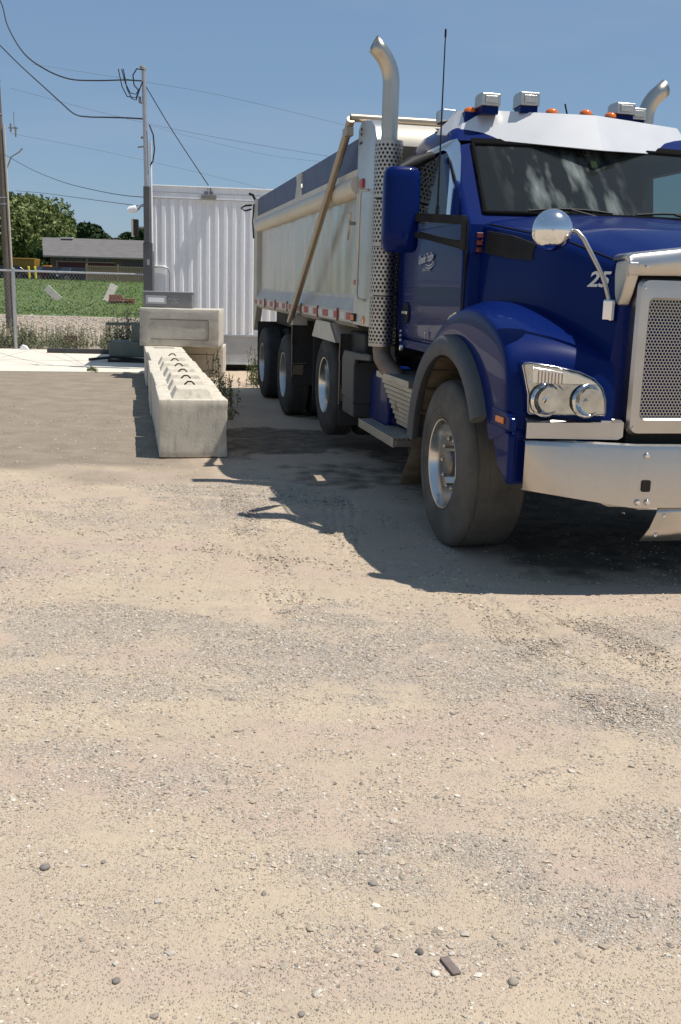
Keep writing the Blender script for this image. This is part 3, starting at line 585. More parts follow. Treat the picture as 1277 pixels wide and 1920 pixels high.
# roof lights
def roof_light(x,y,z,w_,h_):
    b=MB(); b.prism([(y-.06,z),(y+.1,z-.01),(y+.1,z+h_*.85),(y+.06,z+h_),(y-.05,z+h_),(y-.06,z+h_*.9)],0,x-w_/2,x+w_/2); lo=tp(b,'roof_light',alu,bevel=.014)
    b=MB(); b.box(x-w_*.32,x+w_*.32,y-.068,y-.06,z+h_*.2,z+h_*.75); tp(b,'lens',mat('lamp_lens',(.55,.53,.47),.25,.3,var=(.3,.29,.26),vs=60,vamt=.5),lo,bevel=.003)
    b=MB(); b.box(x-w_*.45,x+w_*.45,y-.04,y+.08,z-.05,z); tp(b,'mount',paint,lo)
roof_light(-.70,.9,2.92,.138,.088); roof_light(-.42,.88,2.935,.142,.092); roof_light(.31,.88,2.92,.145,.082); roof_light(.46,.98,2.905,.12,.085)
for x,y in((-.80,1.0),(-.24,.86),(-.0,.82),(.21,.86)):
    b=MB(); b.lathe([(0,.045),(.02,.043),(.034,.032),(.04,.001)],(x,y,2.893 if abs(x)<.8 else 2.89),(0,0,1),16); mk_=tp(b,'marker_light',orange,smooth=60); zb=(2.893 if abs(x)<.8 else 2.89); b=MB(); b.box(x-.05,x+.05,y-.04,y+.12,zb-.09,zb+.002); tp(b,'mount',paint,mk_)
b=MB(); b.tube([(.04,1.2,2.9),(.0,1.2,3.03)],.006,6); tp(b,'roof_aerial',blackp)
b=MB(); b.box(-.98,-.86,1.1,1.25,2.83,2.93); tp(b,'air_horn',chrome,bevel=.02)
# ---- hood
def hxs(y): return float(np.interp(y,[-1.24,-1.18,-.65,.15],[.565,.58,.77,.95]))
def hzs(y): return float(np.interp(y,[-1.24,-1.18,-.65,.15,.22],[1.775,1.80,1.96,2.08,2.085]))
def hood_x(y,z): return hxs(y)+.06*(hzs(y)-z)/(hzs(y)-1.2)
secs=[]
for y in np.linspace(.24,-1.16,16):
    xs_,zs_=hxs(y),hzs(y); ce=.085*(1 if y>-.9 else 1-(-.9-y)*.9)
    half=[(hood_x(y,.95),.95),(hood_x(y,1.3),1.3),(hood_x(y,1.6),1.6),(hood_x(y,zs_-.10),zs_-.10),(xs_-.004,zs_-.045),(xs_-.02,zs_-.012),(xs_-.055,zs_+.012),(xs_-.13,zs_+.03),(xs_*.62,zs_+ce*.72),(xs_*.55,zs_+ce*.86),(xs_*.3,zs_+ce*.97),(0,zs_+ce)]
    secs.append([(-x,y,z) for x,z in half]+[(x,y,z) for x,z in half[:-1]][::-1])
b=MB(); b.rings(secs,False); 
n_=len(secs[0]); b.add(secs[-1],[tuple(range(n_))]); hood=tp(b,'hood',paint,smooth=28)
# hood seam lines
b=MB()
for s in(-1,1):
    pa=[];
    for y in np.linspace(.2,-1.2,14):
        pa.append((s*(hxs(y)-.035),y,hzs(y)+.0035))
    b.tube(pa,.0035,5)
tp(b,'hood_seam',blackp,hood)
# side vent
def hsurf(y,z,off): return (-hood_x(y,z)-off,y,z)
vp=[(.085,2.035),(-.2,1.995),(-.43,1.945),(-.44,1.845),(-.2,1.86),(.075,1.895)]
b=MB(); A=[hsurf(y,z,.006) for y,z in vp]; B=[hsurf(y,z,-.01) for y,z in vp]; n_=len(vp); b.add(A+B,[tuple(range(n_)),tuple(range(n_,2*n_))[::-1]]+[(i,(i+1)%n_,n_+(i+1)%n_,n_+i) for i in range(n_)]); ve=tp(b,'side_vent',blackp,hood)
b=MB()
for k in range(9):
    t_=(k+.5)/9; y0=.08; y1=-.43; pa=[]
    for q in range(5):
        u=q/4; y=y0+(y1-y0)*u; za=1.895+(1.845-1.895)*u; zb=2.035+(1.945-2.035)*u; z=za+(zb-za)*t_; pa.append(hsurf(y,z,.008))
    b.tube(pa,.0025,4)
tp(b,'vent_mesh',darkch,ve)
b=MB(); 
for k in range(3): b.prism([(.145,1.90+.045*k),(.115,1.90+.045*k),(.12,1.935+.045*k),(.145,1.935+.045*k)],0,-1.0,-.955)
tp(b,'side_marker',mat('dim_red_lens',(.09,.012,.012),.4),hood,bevel=.004)
dv=Vector(hsurf(-1.05,1.73,.0))-Vector(hsurf(-.85,1.73,.0))
text_mesh('hood_number','25',.115,basis(hsurf(-.99,1.735,.006),dv,(0,-.02,1)),mat('number_silver',(.75,.75,.72),.4,.2,var=(.5,.5,.48),vs=90,vamt=.6),hood,shear=.3,extr=.002,xs=1.35)
# grille
b=MB()
def rrect(hw,z0,z1,r,y,n=5):
    P=[]
    for (cx,cz,a0) in((hw-r,z1-r,0),(-hw+r,z1-r,90),(-hw+r,z0+r,180),(hw-r,z0+r,270)):
        for k in range(n+1): a=math.radians(a0+90*k/n); P.append((cx+r*math.cos(a),y,cz+r*math.sin(a)))
    return P
o1=rrect(.545,.905,1.755,.05,-1.14); o2=rrect(.545,.905,1.755,.05,-1.225); o2b=rrect(.530,.918,1.74,.05,-1.245); i1=rrect(.482,.99,1.65,.035,-1.25); i2=rrect(.472,1.0,1.64,.03,-1.235); i3=rrect(.47,1.002,1.638,.03,-1.18)
b.rings([o1,o2,o2b,i1,i2,i3]); grl=tp(b,'grille_surround',alu,smooth=30)
b=MB()
def holes(b,fn,u0,u1,v0,v1,cu,cv,rad):
    nv=int((v1-v0)/cv); nu=int((u1-u0)/cu)
    for j in range(nv):
        for i in range(nu):
            uc=u0+(i+.5+(.5 if j%2 else 0))*cu; vc=v0+(j+.5)*cv
            if uc+cu/2>u1+1e-6: continue
            sq=[(uc+cu/2,vc),(uc+cu/2,vc+cv/2),(uc,vc+cv/2),(uc-cu/2,vc+cv/2),(uc-cu/2,vc),(uc-cu/2,vc-cv/2),(uc,vc-cv/2),(uc+cu/2,vc-cv/2)]
            ho=[(uc+rad*math.cos(k*math.pi/4),vc+rad*math.sin(k*math.pi/4)) for k in range(8)]
            b.add([fn(*p) for p in sq+ho],[(k,(k+1)%8,8+(k+1)%8,8+k) for k in range(8)])
holes(b,lambda u,v:(u,-1.205,v),-.48,.48,.995,1.645,.0195,.0165,.0077); gme=tp(b,'grille_mesh',mat('mesh_steel',(.42,.41,.39),.3,1),grl)
b=MB(); b.box(-.47,.47,-1.15,-1.14,.98,1.65); tp(b,'radiator',darkch,grl)
b=MB()
for (x,z) in((-.51,1.70),(-.51,.95),(.51,1.70),(.51,.95)): b.lathe([(0,.008),(.004,.007),(.006,.001)],(x,-1.248,z),(0,-1,0),8)
tp(b,'rivet',chrome,grl)
b=MB(); b.box(-.53,.53,-1.19,-1.0,1.55,1.875); b.box(-.56,.56,-1.13,-1.0,.9,1.7); tp(b,'crown_light_blocker',darkch,grl)  # added dark boxes, stop sunlight passing between crown and hood
# grille crown with ears
b=MB()
for_crown=[]
def crown_sec(x,dz=0): 
    return [(x,-1.06,1.90+dz),(x,-1.19,1.905+dz),(x,-1.235,1.893+dz),(x,-1.252,1.87+dz),(x,-1.256,1.765+dz*.15)]
X=[-.62,-.612,-.59,-.3,0,.3,.59,.612,.62]; dz=[-.06,-.035,-.025,.012,.025,.012,-.025,-.035,-.06]
b.rings([crown_sec(x,d) for x,d in zip(X,dz)],False)
crown=tp(b,'grille_crown',alu,smooth=35)
sm=crown.modifiers.new('t','SOLIDIFY'); sm.thickness=.006
b=MB()
for s in(-1,1):
    b=MB(); b.prism([(-1.258,1.83),(-1.22,1.845),(-1.10,1.835),(-1.09,1.77),(-1.11,1.66),(-1.14,1.60),(-1.17,1.60),(-1.21,1.66),(-1.255,1.76)],0,min(s*.555,s*.622),max(s*.555,s*.622)); tp(b,'crown_ear',alu,crown,bevel=.014)
b=MB()
for x in(-.52,.52): b.lathe([(0,.008),(.004,.007),(.006,.001)],(x,-1.266,1.81),(0,-1,0),8)
tp(b,'rivet',chrome,crown)
# ---- fender
def fender(s):
    crest=[(.70,.88),(.655,1.0),(.60,1.10),(.50,1.23),(.34,1.36),(.12,1.47),(-.1,1.53),(-.32,1.56),(-.55,1.555),(-.75,1.51),(-.90,1.45),(-1.01,1.38),(-1.08,1.30),(-1.10,1.2),(-1.11,1.1),(-1.12,1.0),(-1.13,.9)]
    cx,cz,rr=-.1,.6,.775
    R=[]
    for i,(y,z) in enumerate(crest):
        # arch point
        a=math.atan2(z-cz,y-cx); ay,az_=cx+rr*math.cos(a),cz+rr*math.sin(a)
        ay=cx+ (rr if y>cx else rr+.0)*math.cos(a)
        t_=i/(len(crest)-1)
        zi=float(np.interp(-y,[-.7,-.5,-.3,.06,.42,.76,1.0,1.09,1.19],[1.0,1.32,1.47,1.60,1.60,1.49,1.35,1.27,.9])) if y>-1.09 else z-.005
        yi=y-(.06 if y<-.8 else 0)
        xi=hood_x(yi,zi)-.03 if y<.1 else 1.0
        rnd=.035
        dy,dz_=(y-ay),(z-az_); L_=math.hypot(dy,dz_) or 1
        P=[(1.195,ay,az_),(1.20,ay+dy*.35,az_+dz_*.35),(1.20,y-dy/L_*rnd*1.2,z-dz_/L_*rnd*1.2),(1.192,y-dy/L_*.012,z-dz_/L_*.012),(1.165,y,z)]
        fwd=-.05 if y<-.9 else 0
        for k,u in enumerate((.15,.35,.6,.82,1)):
            xx=1.165+(xi-1.165)*u; P.append((xx,y+(yi-y)*u+fwd*math.sin(u*math.pi*.5),z+(zi-z)*u+.028*math.sin(u*math.pi)*(1 if y>-1.05 else 0)))
        R.append([(s*q[0],q[1],q[2]) for q in P])
    b=MB(); b.rings(R,False); f=tp(b,'fender',paint,smooth=40)
    md=f.modifiers.new('sub','SUBSURF'); md.levels=1; md.render_levels=2
    # rubber flare
    b=MB(); R=[]
    for k in range(30):
        a=math.radians(2+(153-2)*k/29); ca,sa=math.cos(a),math.sin(a)
        st=1.0
        if a<math.radians(25): st=1.0
        ro,ri=.785,.655; sx2=1.0
        R.append([(s*x_,cx+r_*ca*sx2,cz+r_*sa) for x_,r_ in((1.19,ro),(1.235,ro-.005),(1.262,ro-.03),(1.27,ro-.075),(1.262,ri+.02),(1.25,ri),(1.235,ri+.002),(1.19,ri+.03))])
    # keep only the span from rear-mid to front-lower
    b.rings(R,True,True,True); fl=tp(b,'fender_flare',flare,f,smooth=40)
    # liner and splash flap behind the wheel
    b=MB(); R=[]
    for k in range(24):
        a=math.radians(-5+150*k/23); R.append([(s*x_,cx+.70*math.cos(a)+(0.03 if k<4 else 0),cz+.70*math.sin(a)) for x_ in(1.235,1.1,.95,.72)])
    R=[[ (p[0],.66+.22*(q),p[2]*0+z_) for p in R[0]] for q,z_ in((1.0,.24),(.6,.35),(.15,.45))]+R
    b.rings(R,False); li=tp(b,'wheel_well_liner',muddy,f,smooth=50); m_=li.modifiers.new('t','SOLIDIFY'); m_.thickness=.012
    b=MB()
    for k in range(9):
        a=math.radians(2+16*k); b.obox((s*1.07,cx+.69*math.cos(a),cz+.69*math.sin(a)),(1,0,0),(-math.sin(a),0,math.cos(a)) if 0 else (0,-math.sin(a),math.cos(a)),(0,math.cos(a),math.sin(a)),.13,.008,.014)
    tp(b,'liner_rib',muddy,f)
    # lower splash panel
    b=MB(); pl=[(-.88,.915),(-1.15,.915),(-1.175,.90),(-1.18,.64),(-1.14,.635),(-1.09,.655),(-1.01,.70),(-.94,.80)]
    b.prism(pl,0,s*1.197,s*1.15); b.box(min(s*1.19,s*.7),max(s*1.19,s*.7),-1.15,-1.11,.62,.93); tp(b,'splash_panel',paint,f,bevel=.02)
    b=MB(); b.prism([(-.855,.922),(-1.12,.918),(-1.195,.918),(-1.195,.99),(-1.12,1.02),(-.9,1.03)],0,s*1.165,s*1.205); tp(b,'lower_fender_panel',paint,f,bevel=.012)
    b=MB(); b.box(min(s*1.203,s*1.216),max(s*1.203,s*1.216),-1.11,-.99,.95,.988); tp(b,'side_marker_light',orange,f,bevel=.006)
    # turn signal lens on the fender top
    b=MB(); b.obox((s*1.175,.02,1.482),(0,1,-.22),(s*.45,0,-.9),(s*.9,-.1,.45),.055,.028,.010); tp(b,'fender_lamp',mat('pale_amber_lens',(.6,.55,.3),.2,0,coat=1),f,bevel=.007)
    # headlight
    hl=[(1.145,1.275),(1.135,1.29),(1.10,1.293),(.95,1.272),(.83,1.247),(.755,1.215),(.705,1.165),(.685,1.10),(.68,1.03),(.69,1.015),(1.09,1.012),(1.10,1.025),(1.105,1.12),(1.13,1.22)]
    def hy_(x): return -1.16-.085*(1.145-x)/.47
    def plate(b,pts,off,th):
        n_=len(pts); A=[(s*x,hy_(x)-off,z) for x,z in pts]; B=[(s*x,hy_(x)-off+th,z) for x,z in pts]
        b.add(A+B,[tuple(range(n_)),tuple(range(n_,2*n_))[::-1]]+[(i,(i+1)%n_,n_+(i+1)%n_,n_+i) for i in range(n_)])
    b=MB(); plate(b,[(.91+(x-.91)*1.025,1.15+(z-1.15)*1.035) for x,z in hl],.0,.06); hd=tp(b,'headlight_bezel',paint,f,bevel=.006)
    b=MB(); plate(b,hl,.004,.01); hh=tp(b,'headlight',mat('headlamp_housing',(.62,.62,.61),.14,1,var=(.3,.3,.29),vs=16,vamt=.6,bump=.35,bs=12,bdist=.015,detail=1),f,bevel=.012)
    for (x,z,r_) in((1.005,1.092,.082),(.785,1.092,.082)):
        b=MB(); dirn=Vector((s*-.1,-1,0)); c0=Vector((s*x,hy_(x)-.012,z)); b.lathe([(-.006,r_+.012),(.003,r_+.004),(.004,r_*.97),(-.012,r_*.8),(-.026,r_*.4),(-.029,.001)],c0+Vector((0,-.004,0)),dirn,28)
        b.lathe([(-.03,.02),(-.01,.018),(-.006,.001)],c0,dirn,16); tp(b,'reflector',mat('lamp_reflector',(.85,.85,.85),.08,1,bump=.8,bs=30,bdist=.008,var=(.3,.3,.3),vs=22,vamt=.9,detail=1),hh,smooth=50)
    b=MB(); b.lathe([],(0,0,0),(0,0,1)) if 0 else None
    plate(b,[(1.09,1.268),(.86,1.235),(.76,1.20),(.73,1.18),(1.085,1.18)],.010,.006); tp(b,'indicator_reflector',chrome,hh,bevel=.003)
    b=MB()
    for k in range(8): x=1.06-.018*k; plate(b,[(x,1.25-.002*k),(x-.006,1.25-.002*k),(x-.006,1.18),(x,1.18)],.013,.004)
    tp(b,'indicator_rib',mat('rose_lens',(.5,.33,.28),.25),hh)
    lens=bpy.data.materials.get('clear_lens')
    if not lens:
        lens=clear_mat('clear_lens',(.93,.95,.95))
    b=MB(); R=[]
    cxm,czm=.91,1.14
    for t_,o_ in((1,.006),(.96,.022),(.8,.034),(.4,.04),(.02,.042)):
        R.append([(s*(cxm+(x-cxm)*t_),hy_(x)-o_-0.01,czm+(z-czm)*t_) for x,z in hl])
    b.rings(R,True); tp(b,'lens',lens,hh,smooth=60)
    # bright trim under the headlight
    b=MB(); b.add([(s*1.10,-1.14,1.005),(s*.74,-1.19,1.005),(s*.575,-1.22,.992),(s*.575,-1.262,.978),(s*.575,-1.262,.90),(s*.60,-1.26,.885),(s*1.11,-1.20,.885),(s*1.11,-1.20,.97)],[(0,1,2,3,7),(7,3,4,5,6),(0,7,6)]); tr_=tp(b,'headlight_trim',alu,f)
    m_=tr_.modifiers.new('t','SOLIDIFY'); m_.thickness=.008
    return f
fender(-1); fender(1)
# ---- bumper
b=MB()
def bs(x,y,zb,zt): return [(x,y+.06,zt-.005),(x,y+.03,zt+.003),(x,y+.006,zt-.006),(x,y,zt-.03),(x,y,zb),(x,y+.03,zb-.004)]
pts=[(-1.115,-1.21,.603,.877),(-.85,-1.27,.565,.874),(-.56,-1.335,.525,.868),(-.52,-1.34,.52,.866),(0,-1.345,.515,.862),(.52,-1.34,.52,.866),(.56,-1.335,.525,.868),(.85,-1.27,.565,.874),(1.115,-1.21,.603,.877)]
b.rings([bs(*p) for p in pts],False); bu=tp(b,'bumper',bump_al,smooth=25); m_=bu.modifiers.new('t','SOLIDIFY'); m_.thickness=.008
for (x,z) in((-.465,.81),(-.497,.552),(-.44,.552)):
    b=MB(); b.lathe([(0,.017),(.006,.016),(.014,.011),(.015,.001)],(x,-1.343,z),(0,-1,0),12); tp(b,'bumper_bolt',chrome,bu,smooth=40)
b=MB(); b.prism(rrp:=[(x,z) for x,y_,z in rrect(.026,.60,.665,.01,0,3)],1,-1.345,-1.33); o=tp(b,'tow_opening',mat('dark_hole',(.02,.013,.01),.9),bu); o.location.x=-.455; o.location.y=-.004; o.location.z=.01
b=MB(); b.add([(-.46,-1.40,.50),(.46,-1.40,.50),(.50,-1.41,.48),(.52,-1.44,.32),(-.52,-1.44,.32),(-.46,-1.41,.48)],[(0,1,2,5),(5,2,3,4)])
b=MB(); R=[[(x*k,y,z) for x in(-1,-.5,0,.5,1)] for k,y,z in((.36,-1.325,.515),(.365,-1.325,.48),(.385,-1.30,.39),(.42,-1.262,.31))]
b.rings(R,False); va=tp(b,'front_valance',bump_al,bu,smooth=40); m_=va.modifiers.new('t','SOLIDIFY'); m_.thickness=.006
b=MB()
for x,z in((-.32,.47),(-.34,.35)): b.lathe([(0,.01),(.006,.009),(.008,.001)],(x,-1.328+(.47-z)*.35,z),(0,-1,0),8)
tp(b,'valance_bolt',chrome,bu)
# ---- mirrors and aerial
def side_mirror(s):
    def X(x): return s*x
    b=MB(); R=[]
    cx,cy=1.37,.66; H=[(1.905,.02),(1.90,.75),(1.92,.93),(1.96,1),(2.05,1),(2.38,1),(2.43,.95),(2.455,.8),(2.462,.5),(2.463,.1)]
    for z,k in H:
        ring=[]
        for a in range(28):
            t_=2*math.pi*a/28; c_,s_=math.cos(t_),math.sin(t_); p=3.2
            ring.append((X(cx+ .125*k*math.copysign(abs(c_)**(2/p),c_)),cy+.085*k*math.copysign(abs(s_)**(2/p),s_),z))
        R.append(ring)
    b.rings(R,True,True,True); mo=tp(b,'side_mirror',paint,smooth=50)
    b=MB(); b.box(min(X(1.26),X(1.48)),max(X(1.26),X(1.48)),cy+.084,cy+.09,1.95,2.4); tp(b,'mirror_glass',chrome,mo)
    b=MB(); b.obox((X(1.30),cy,2.095),(0,0,1),(1,0,0),(0,1,0),.001,.001,.001)
    def bar(p,q,h,w_):
        p=Vector(p);q=Vector(q);d=(q-p); side=d.cross(Vector((0,0,1))).normalized(); b.obox((p+q)/2,d,side,(0,0,1),d.length/2,w_,h)
    bar((X(1.27),.60,2.135),(X(1.07),.16,2.10),.028,.02); bar((X(1.27),.60,2.02),(X(1.075),.16,1.95),.018,.02)
    b.obox((X(1.085),.14,2.02),(s*.3,-.9,0),(0,0,1),(1,.3,0),.05,.105,.02)
    bar((X(1.25),.56,2.02),(X(1.06),.17,1.935),.02,.016)
    tp(b,'mirror_bracket',blackp,mo,bevel=.006)
    return mo
smi=side_mirror(-1); side_mirror(1)
b=MB(); b.prism([(1.05,2.52),(.62,2.60),(.55,2.63),(.62,2.645),(1.05,2.60)],0,-1.32,-1.04); 
b=MB(); b.tube([(-1.36,.78,2.46),(-1.25,.86,2.51),(-1.07,.98,2.585)],[.03,.05,.03],8); tp(b,'mirror_top_arm',blackp,smi,smooth=50)
b=MB(); b.tube([(-1.18,.42,2.13),(-1.18,.42,2.2)],.014,8); b.tube([(-1.18,.42,2.2),(-1.18,.42,2.42)],.007,6); b.tube([(-1.18,.42,2.42),(-1.18,.425,2.8),(-1.178,.43,3.27)],[.0058,.005,.0038],6); b.lathe([(0,.002),(.005,.007),(.05,.007),(.055,.002)],(-1.178,.43,3.24),(0,0,1),8)
tp(b,'antenna',blackp,smi)
def fender_mirror(s):
    c0=Vector((s*.95,-.98,1.99)); b=MB()
    ax=Vector((-s*-.55,.8,0)) ; ax=Vector((s*-.35,.93,.05)).normalized()
    prof=[(math.cos(a)*-.10,.112*math.sin(a)) for a in np.linspace(0.02,math.pi/2,12)]+[(.012,.112),(.02,.108)]
    b.lathe(prof,c0,ax,32); 
    b.rings([[c0+ax*.02+Vector(v)*.107 for v in []]]) if 0 else None
    mo=tp(b,'hood_mirror',chrome,smooth=60); 
    b=MB(); b.lathe([(.02,.110),(.03,.104),(.024,.05),(.022,.001)],c0,ax,32); tp(b,'mirror_glass',chrome,mo,smooth=60)
    b=MB(); base=Vector((s*.655,-1.13,1.62)); 
    path=[c0+Vector((-s*.09,-.0,0)),Vector((s*.845,-1.0,1.995)),Vector((s*.82,-1.02,1.985)),Vector((s*.79,-1.04,1.95)),Vector((s*.70,-1.10,1.77)),Vector((s*.68,-1.115,1.71)),base]
    b.tube(path,.0125,10); tp(b,'mirror_arm',stackm,mo,smooth=60)
    b=MB(); b.obox((s*.655,-1.13,1.575),(s*.34,.94,0),(0,0,1),(s*1,-.3,0),.032,.058,.018); tp(b,'mirror_foot',chrome,mo,bevel=.01)
    return mo
fender_mirror(-1); fender_mirror(1)
# ---- exhaust stacks
def exhaust(s):
    x=s*(1.15 if s<0 else 1.03); y=1.93; zt=3.22 if s<0 else 3.10; br=.30 if s<0 else .24
    b=MB(); P=[(x,y,1.25),(x,y,2.7),(x,y,zt)]
    for k in range(1,9):
        a=math.radians(50*k/8); P.append((x+s*br*(1-math.cos(a)),y-.06*(1-math.cos(a)),zt+br*math.sin(a)))
    l=Vector(P[-1])-Vector(P[-2]); l.normalize(); P.append(tuple(Vector(P[-1])+l*.05))
    n0=len(P); b.tube(P,.066,24,caps=False)
    # slash cut tip
    V=b.v; last=V[-24:]; 
    b.v[-24:]=[tuple(Vector(v)+l*max(-.02,min(.09,(P[-1][0]+s*.03+ .35*(v[2]-P[-1][2])*-s-v[0])/(l.x)*.5))) for v in last]
    ex=tp(b,'exhaust_stack',stackm,smooth=50); m_=ex.modifiers.new('t','SOLIDIFY'); m_.thickness=.004
    b=MB(); Rg=.112
    for (za,zb) in((1.20,1.60),(1.62,1.985),(2.01,2.36),(2.38,2.78)):
        holes(b,lambda u,v:(x+Rg*math.cos(u/Rg),y+Rg*math.sin(u/Rg),v),math.pi*.5*Rg if 0 else -.02,2*math.pi*Rg-.02,za,zb,.0352,.0300,.0112)
    for z in(1.19,1.60,1.985,2.36,2.77):
        b.rings([[(x+Rg*math.cos(k*math.pi/16),y+Rg*math.sin(k*math.pi/16),zz) for k in range(32)] for zz in(z,z+.025)])
    gd=tp(b,'heat_guard',guardm,ex,smooth=50)
    b=MB(); b.tube([(x,y,1.19),(x,y,2.80)],.085,24); tp(b,'muffler',mat('muffler_dark',(.05,.045,.04),.6,.5),ex,smooth=50)
    b=MB(); b.tube([(x,y,1.22),(x,y,1.16),(x,y-.03,1.10),(x-.03*s,y-.12,1.02),(x-.08*s,y-.22,.96),(x-.12*s,y-.26,.88),(x-.14*s,y-.28,.70)],.075,16); tp(b,'exhaust_elbow',rust_pipe,ex,smooth=50)
exhaust(-1); exhaust(1)
b=MB(); b.box(-1.02,1.02,2.0,2.06,1.1,2.0); tp(b,'back_of_cab_panel',darkch)
# ---- dump box
XS=1.22
b=MB()
prof=[(-XS+.06,1.30),(-XS,1.345),(-XS,1.45),(-XS+.005,1.455),(-XS+.055,1.56),(-XS+.06,1.60)]
yA,yB=2.75,9.75
b.rings([[(x,y,z) for x,z in prof] for y in(yA,yB)],False)
b.rings([[(-x,y,z) for x,z in prof] for y in(yA,yB)],False)
rail=tp(b,'bottom_rail',box_fr)
b=MB(); ny=70; nz=14
for s in(-1,1):
    R=[]
    for j in range(nz+1):
        z=1.58+.92*j/nz; R.append([(s*(XS-.058+.012*float(fbm(np.array([y*1.1+s*3]),np.array([z*1.3]),2)[0]-.5)),y,z) for y in np.linspace(yA,yB,ny)])
    b.rings(R,False)
pan=tp(b,'side_panel',box_al,smooth=60)
b=MB(); b.box(-1.15,1.15,2.8,9.8,1.36,1.50); b.box(-1.15,1.15,2.76,2.80,1.5,2.95); b.box(-1.12,1.12,9.78,9.85,1.5,2.6); tp(b,'box_floor',box_fr)
b=MB()
for s in(-1,1): b.tube([(s*(XS-.03),yA,2.525),(s*(XS-.03),9.70,2.525)],.085,20); b.box(s*XS-.03 if s>0 else -XS+.0,s*XS if s>0 else -XS+.03,yA,yB,2.60,2.66)
tp(b,'top_rail',cream,smooth=50)
b=MB()
for s in(-1,1):
    x0,x1=sorted((s*(XS-.02),s*(XS-.05)))
    b.box(x0,x1,2.76,5.75,2.66,2.925); b.box(x0,x1,6.15,9.72,2.66,2.925)
tp(b,'side_board',bluebd,bevel=.004)
b=MB()
for s in(-1,1):
    x0,x1=sorted((s*(XS-.012),s*(XS-.055))); b.prism([(5.70,2.66),(6.22,2.66),(6.1,2.82),(6.14,2.925),(5.76,2.925),(5.8,2.82)],0,x0,x1)
    for k in range(4): b.lathe([(0,.012),(.006,.01),(.007,.001)],(s*(XS-.012),5.80+.3*(k%2),2.72+.15*(k//2)),(s,0,0),8)
tp(b,'board_splice',box_fr)
# front posts, head sheet and tarp housing
b=MB()
for s in(-1,1):
    x0,x1=sorted((s*XS,s*(XS-.12)))
    b.prism([(2.06,1.33),(2.75,1.33),(2.75,2.98),(2.66,3.03),(2.5,3.03),(2.30,3.0),(2.16,2.93),(2.08,2.82),(2.06,2.7)],0,x0,x1)
post=tp(b,'front_post',mat('post_metal',(.6,.6,.58),.35,.9,var=(.48,.46,.42),vs=3,vamt=.6),bevel=.012)
b=MB(); b.box(-1.1,1.1,2.5,2.56,1.36,2.7)
R=[[(x,y,z) for x in(-1.1,0,1.1)] for y,z in((2.5,2.62),(2.3,2.72),(2.2,2.80),(2.22,2.9),(2.32,2.97),(2.5,3.01),(2.72,3.02),(2.78,2.98))]
b.rings(R,False); tp(b,'head_sheet',cream,smooth=50)
b=MB()
for s in(-1,1):
    x0,x1=sorted((s*(XS+.0),s*(XS-.1))); b.prism([(9.72,1.3),(10.0,.95),(10.08,.95),(10.12,2.60),(10.05,2.93),(9.72,2.93)],0,x0,x1)
tp(b,'rear_post',box_fr,bevel=.012)
b=MB(); b.box(-1.12,1.12,10.02,10.08,1.3,2.75); tp(b,'tailgate',box_fr,bevel=.01)
b=MB(); b.tube([(-1.2,10.08,2.92),(-1.24,10.1,3.0),(-1.3,10.1,3.02)],.02,6); b.tube([(-1.25,10.1,2.85),(-1.35,10.12,2.84),(-1.42,10.12,2.8),(-1.36,10.1,2.76),(-1.26,10.1,2.79)],.014,6); b.tube([(-1.235,10.0,2.86),(-1.25,10.0,2.6),(-1.235,10.0,2.35)],.012,6)
tp(b,'latch_hook',blackp)
for sd in(-1,1):
    b=MB(); yy=2.78; k=0
    while yy<9.6:
        b.m=k%2; xa,xb=sorted((sd*(XS+.004),sd*(XS+.001))); b.box(xa,xb,yy,yy+.25,1.365,1.43); yy+=.25+ (.02 if k%3 else .06); k+=1
    tp(b,'reflective_strip',[redt,whitet])
b=MB()
for y in np.arange(3.4,9.5,1.05): b.box(-XS-.014,-XS,y,y+.04,1.34,1.46)
tp(b,'strip_clamp',mat('clamp_rust',(.2,.07,.05),.6))
for (x,y,z) in((-XS,2.70,1.395),): 
    b=MB(); b.obox((x-.006,y,z),(1,0,0),(0,1,0),(0,0,1),.012,.075,.035); mk=tp(b,'post_marker',blackp,bevel=.01); b=MB(); b.obox((x-.018,y,z),(1,0,0),(0,1,0),(0,0,1),.006,.055,.024); tp(b,'lens',orange,mk,bevel=.005)
b=MB(); b.lathe([(0,.036),(.008,.034),(.012,.001)],(-XS,2.33,1.385),(-1,0,0),20); tp(b,'round_reflector',orange)
b=MB(); b.obox((-XS-.006,2.52,2.52),(1,0,0),(0,1,0),(0,0,1),.012,.06,.04); tp(b,'post_red_light',redl,bevel=.02)
b=MB(); b.obox((-XS-.002,2.66,1.70),(1,0,0),(0,1,0),(0,0,1),.002,.09,.022); tp(b,'warning_sticker',redt)
b=MB(); b.tube([(-XS,2.3,2.45),(-XS-.05,2.32,2.45),(-XS-.06,2.34,2.42),(-XS-.06,2.36,1.6),(-XS-.05,2.34,1.56),(-XS,2.3,1.55)],.011,8); tp(b,'grab_rail',stackm,smooth=50)
b=MB(); b.tube([(-XS-.01,2.93,2.30),(-XS-.015,2.98,2.15),(-XS-.01,3.02,2.08)],.012,6); b.box(-XS-.02,-XS+.04,2.92,3.0,2.20,2.23); tp(b,'tarp_latch',stackm)
b=MB()
for (y,z) in((2.62,2.97),(2.62,2.93),(2.6,2.86),(2.66,2.86)): b.lathe([(0,.013),(.006,.011),(.008,.001)],(-XS,y,z),(-1,0,0),8)
tp(b,'post_bolt',darkch)
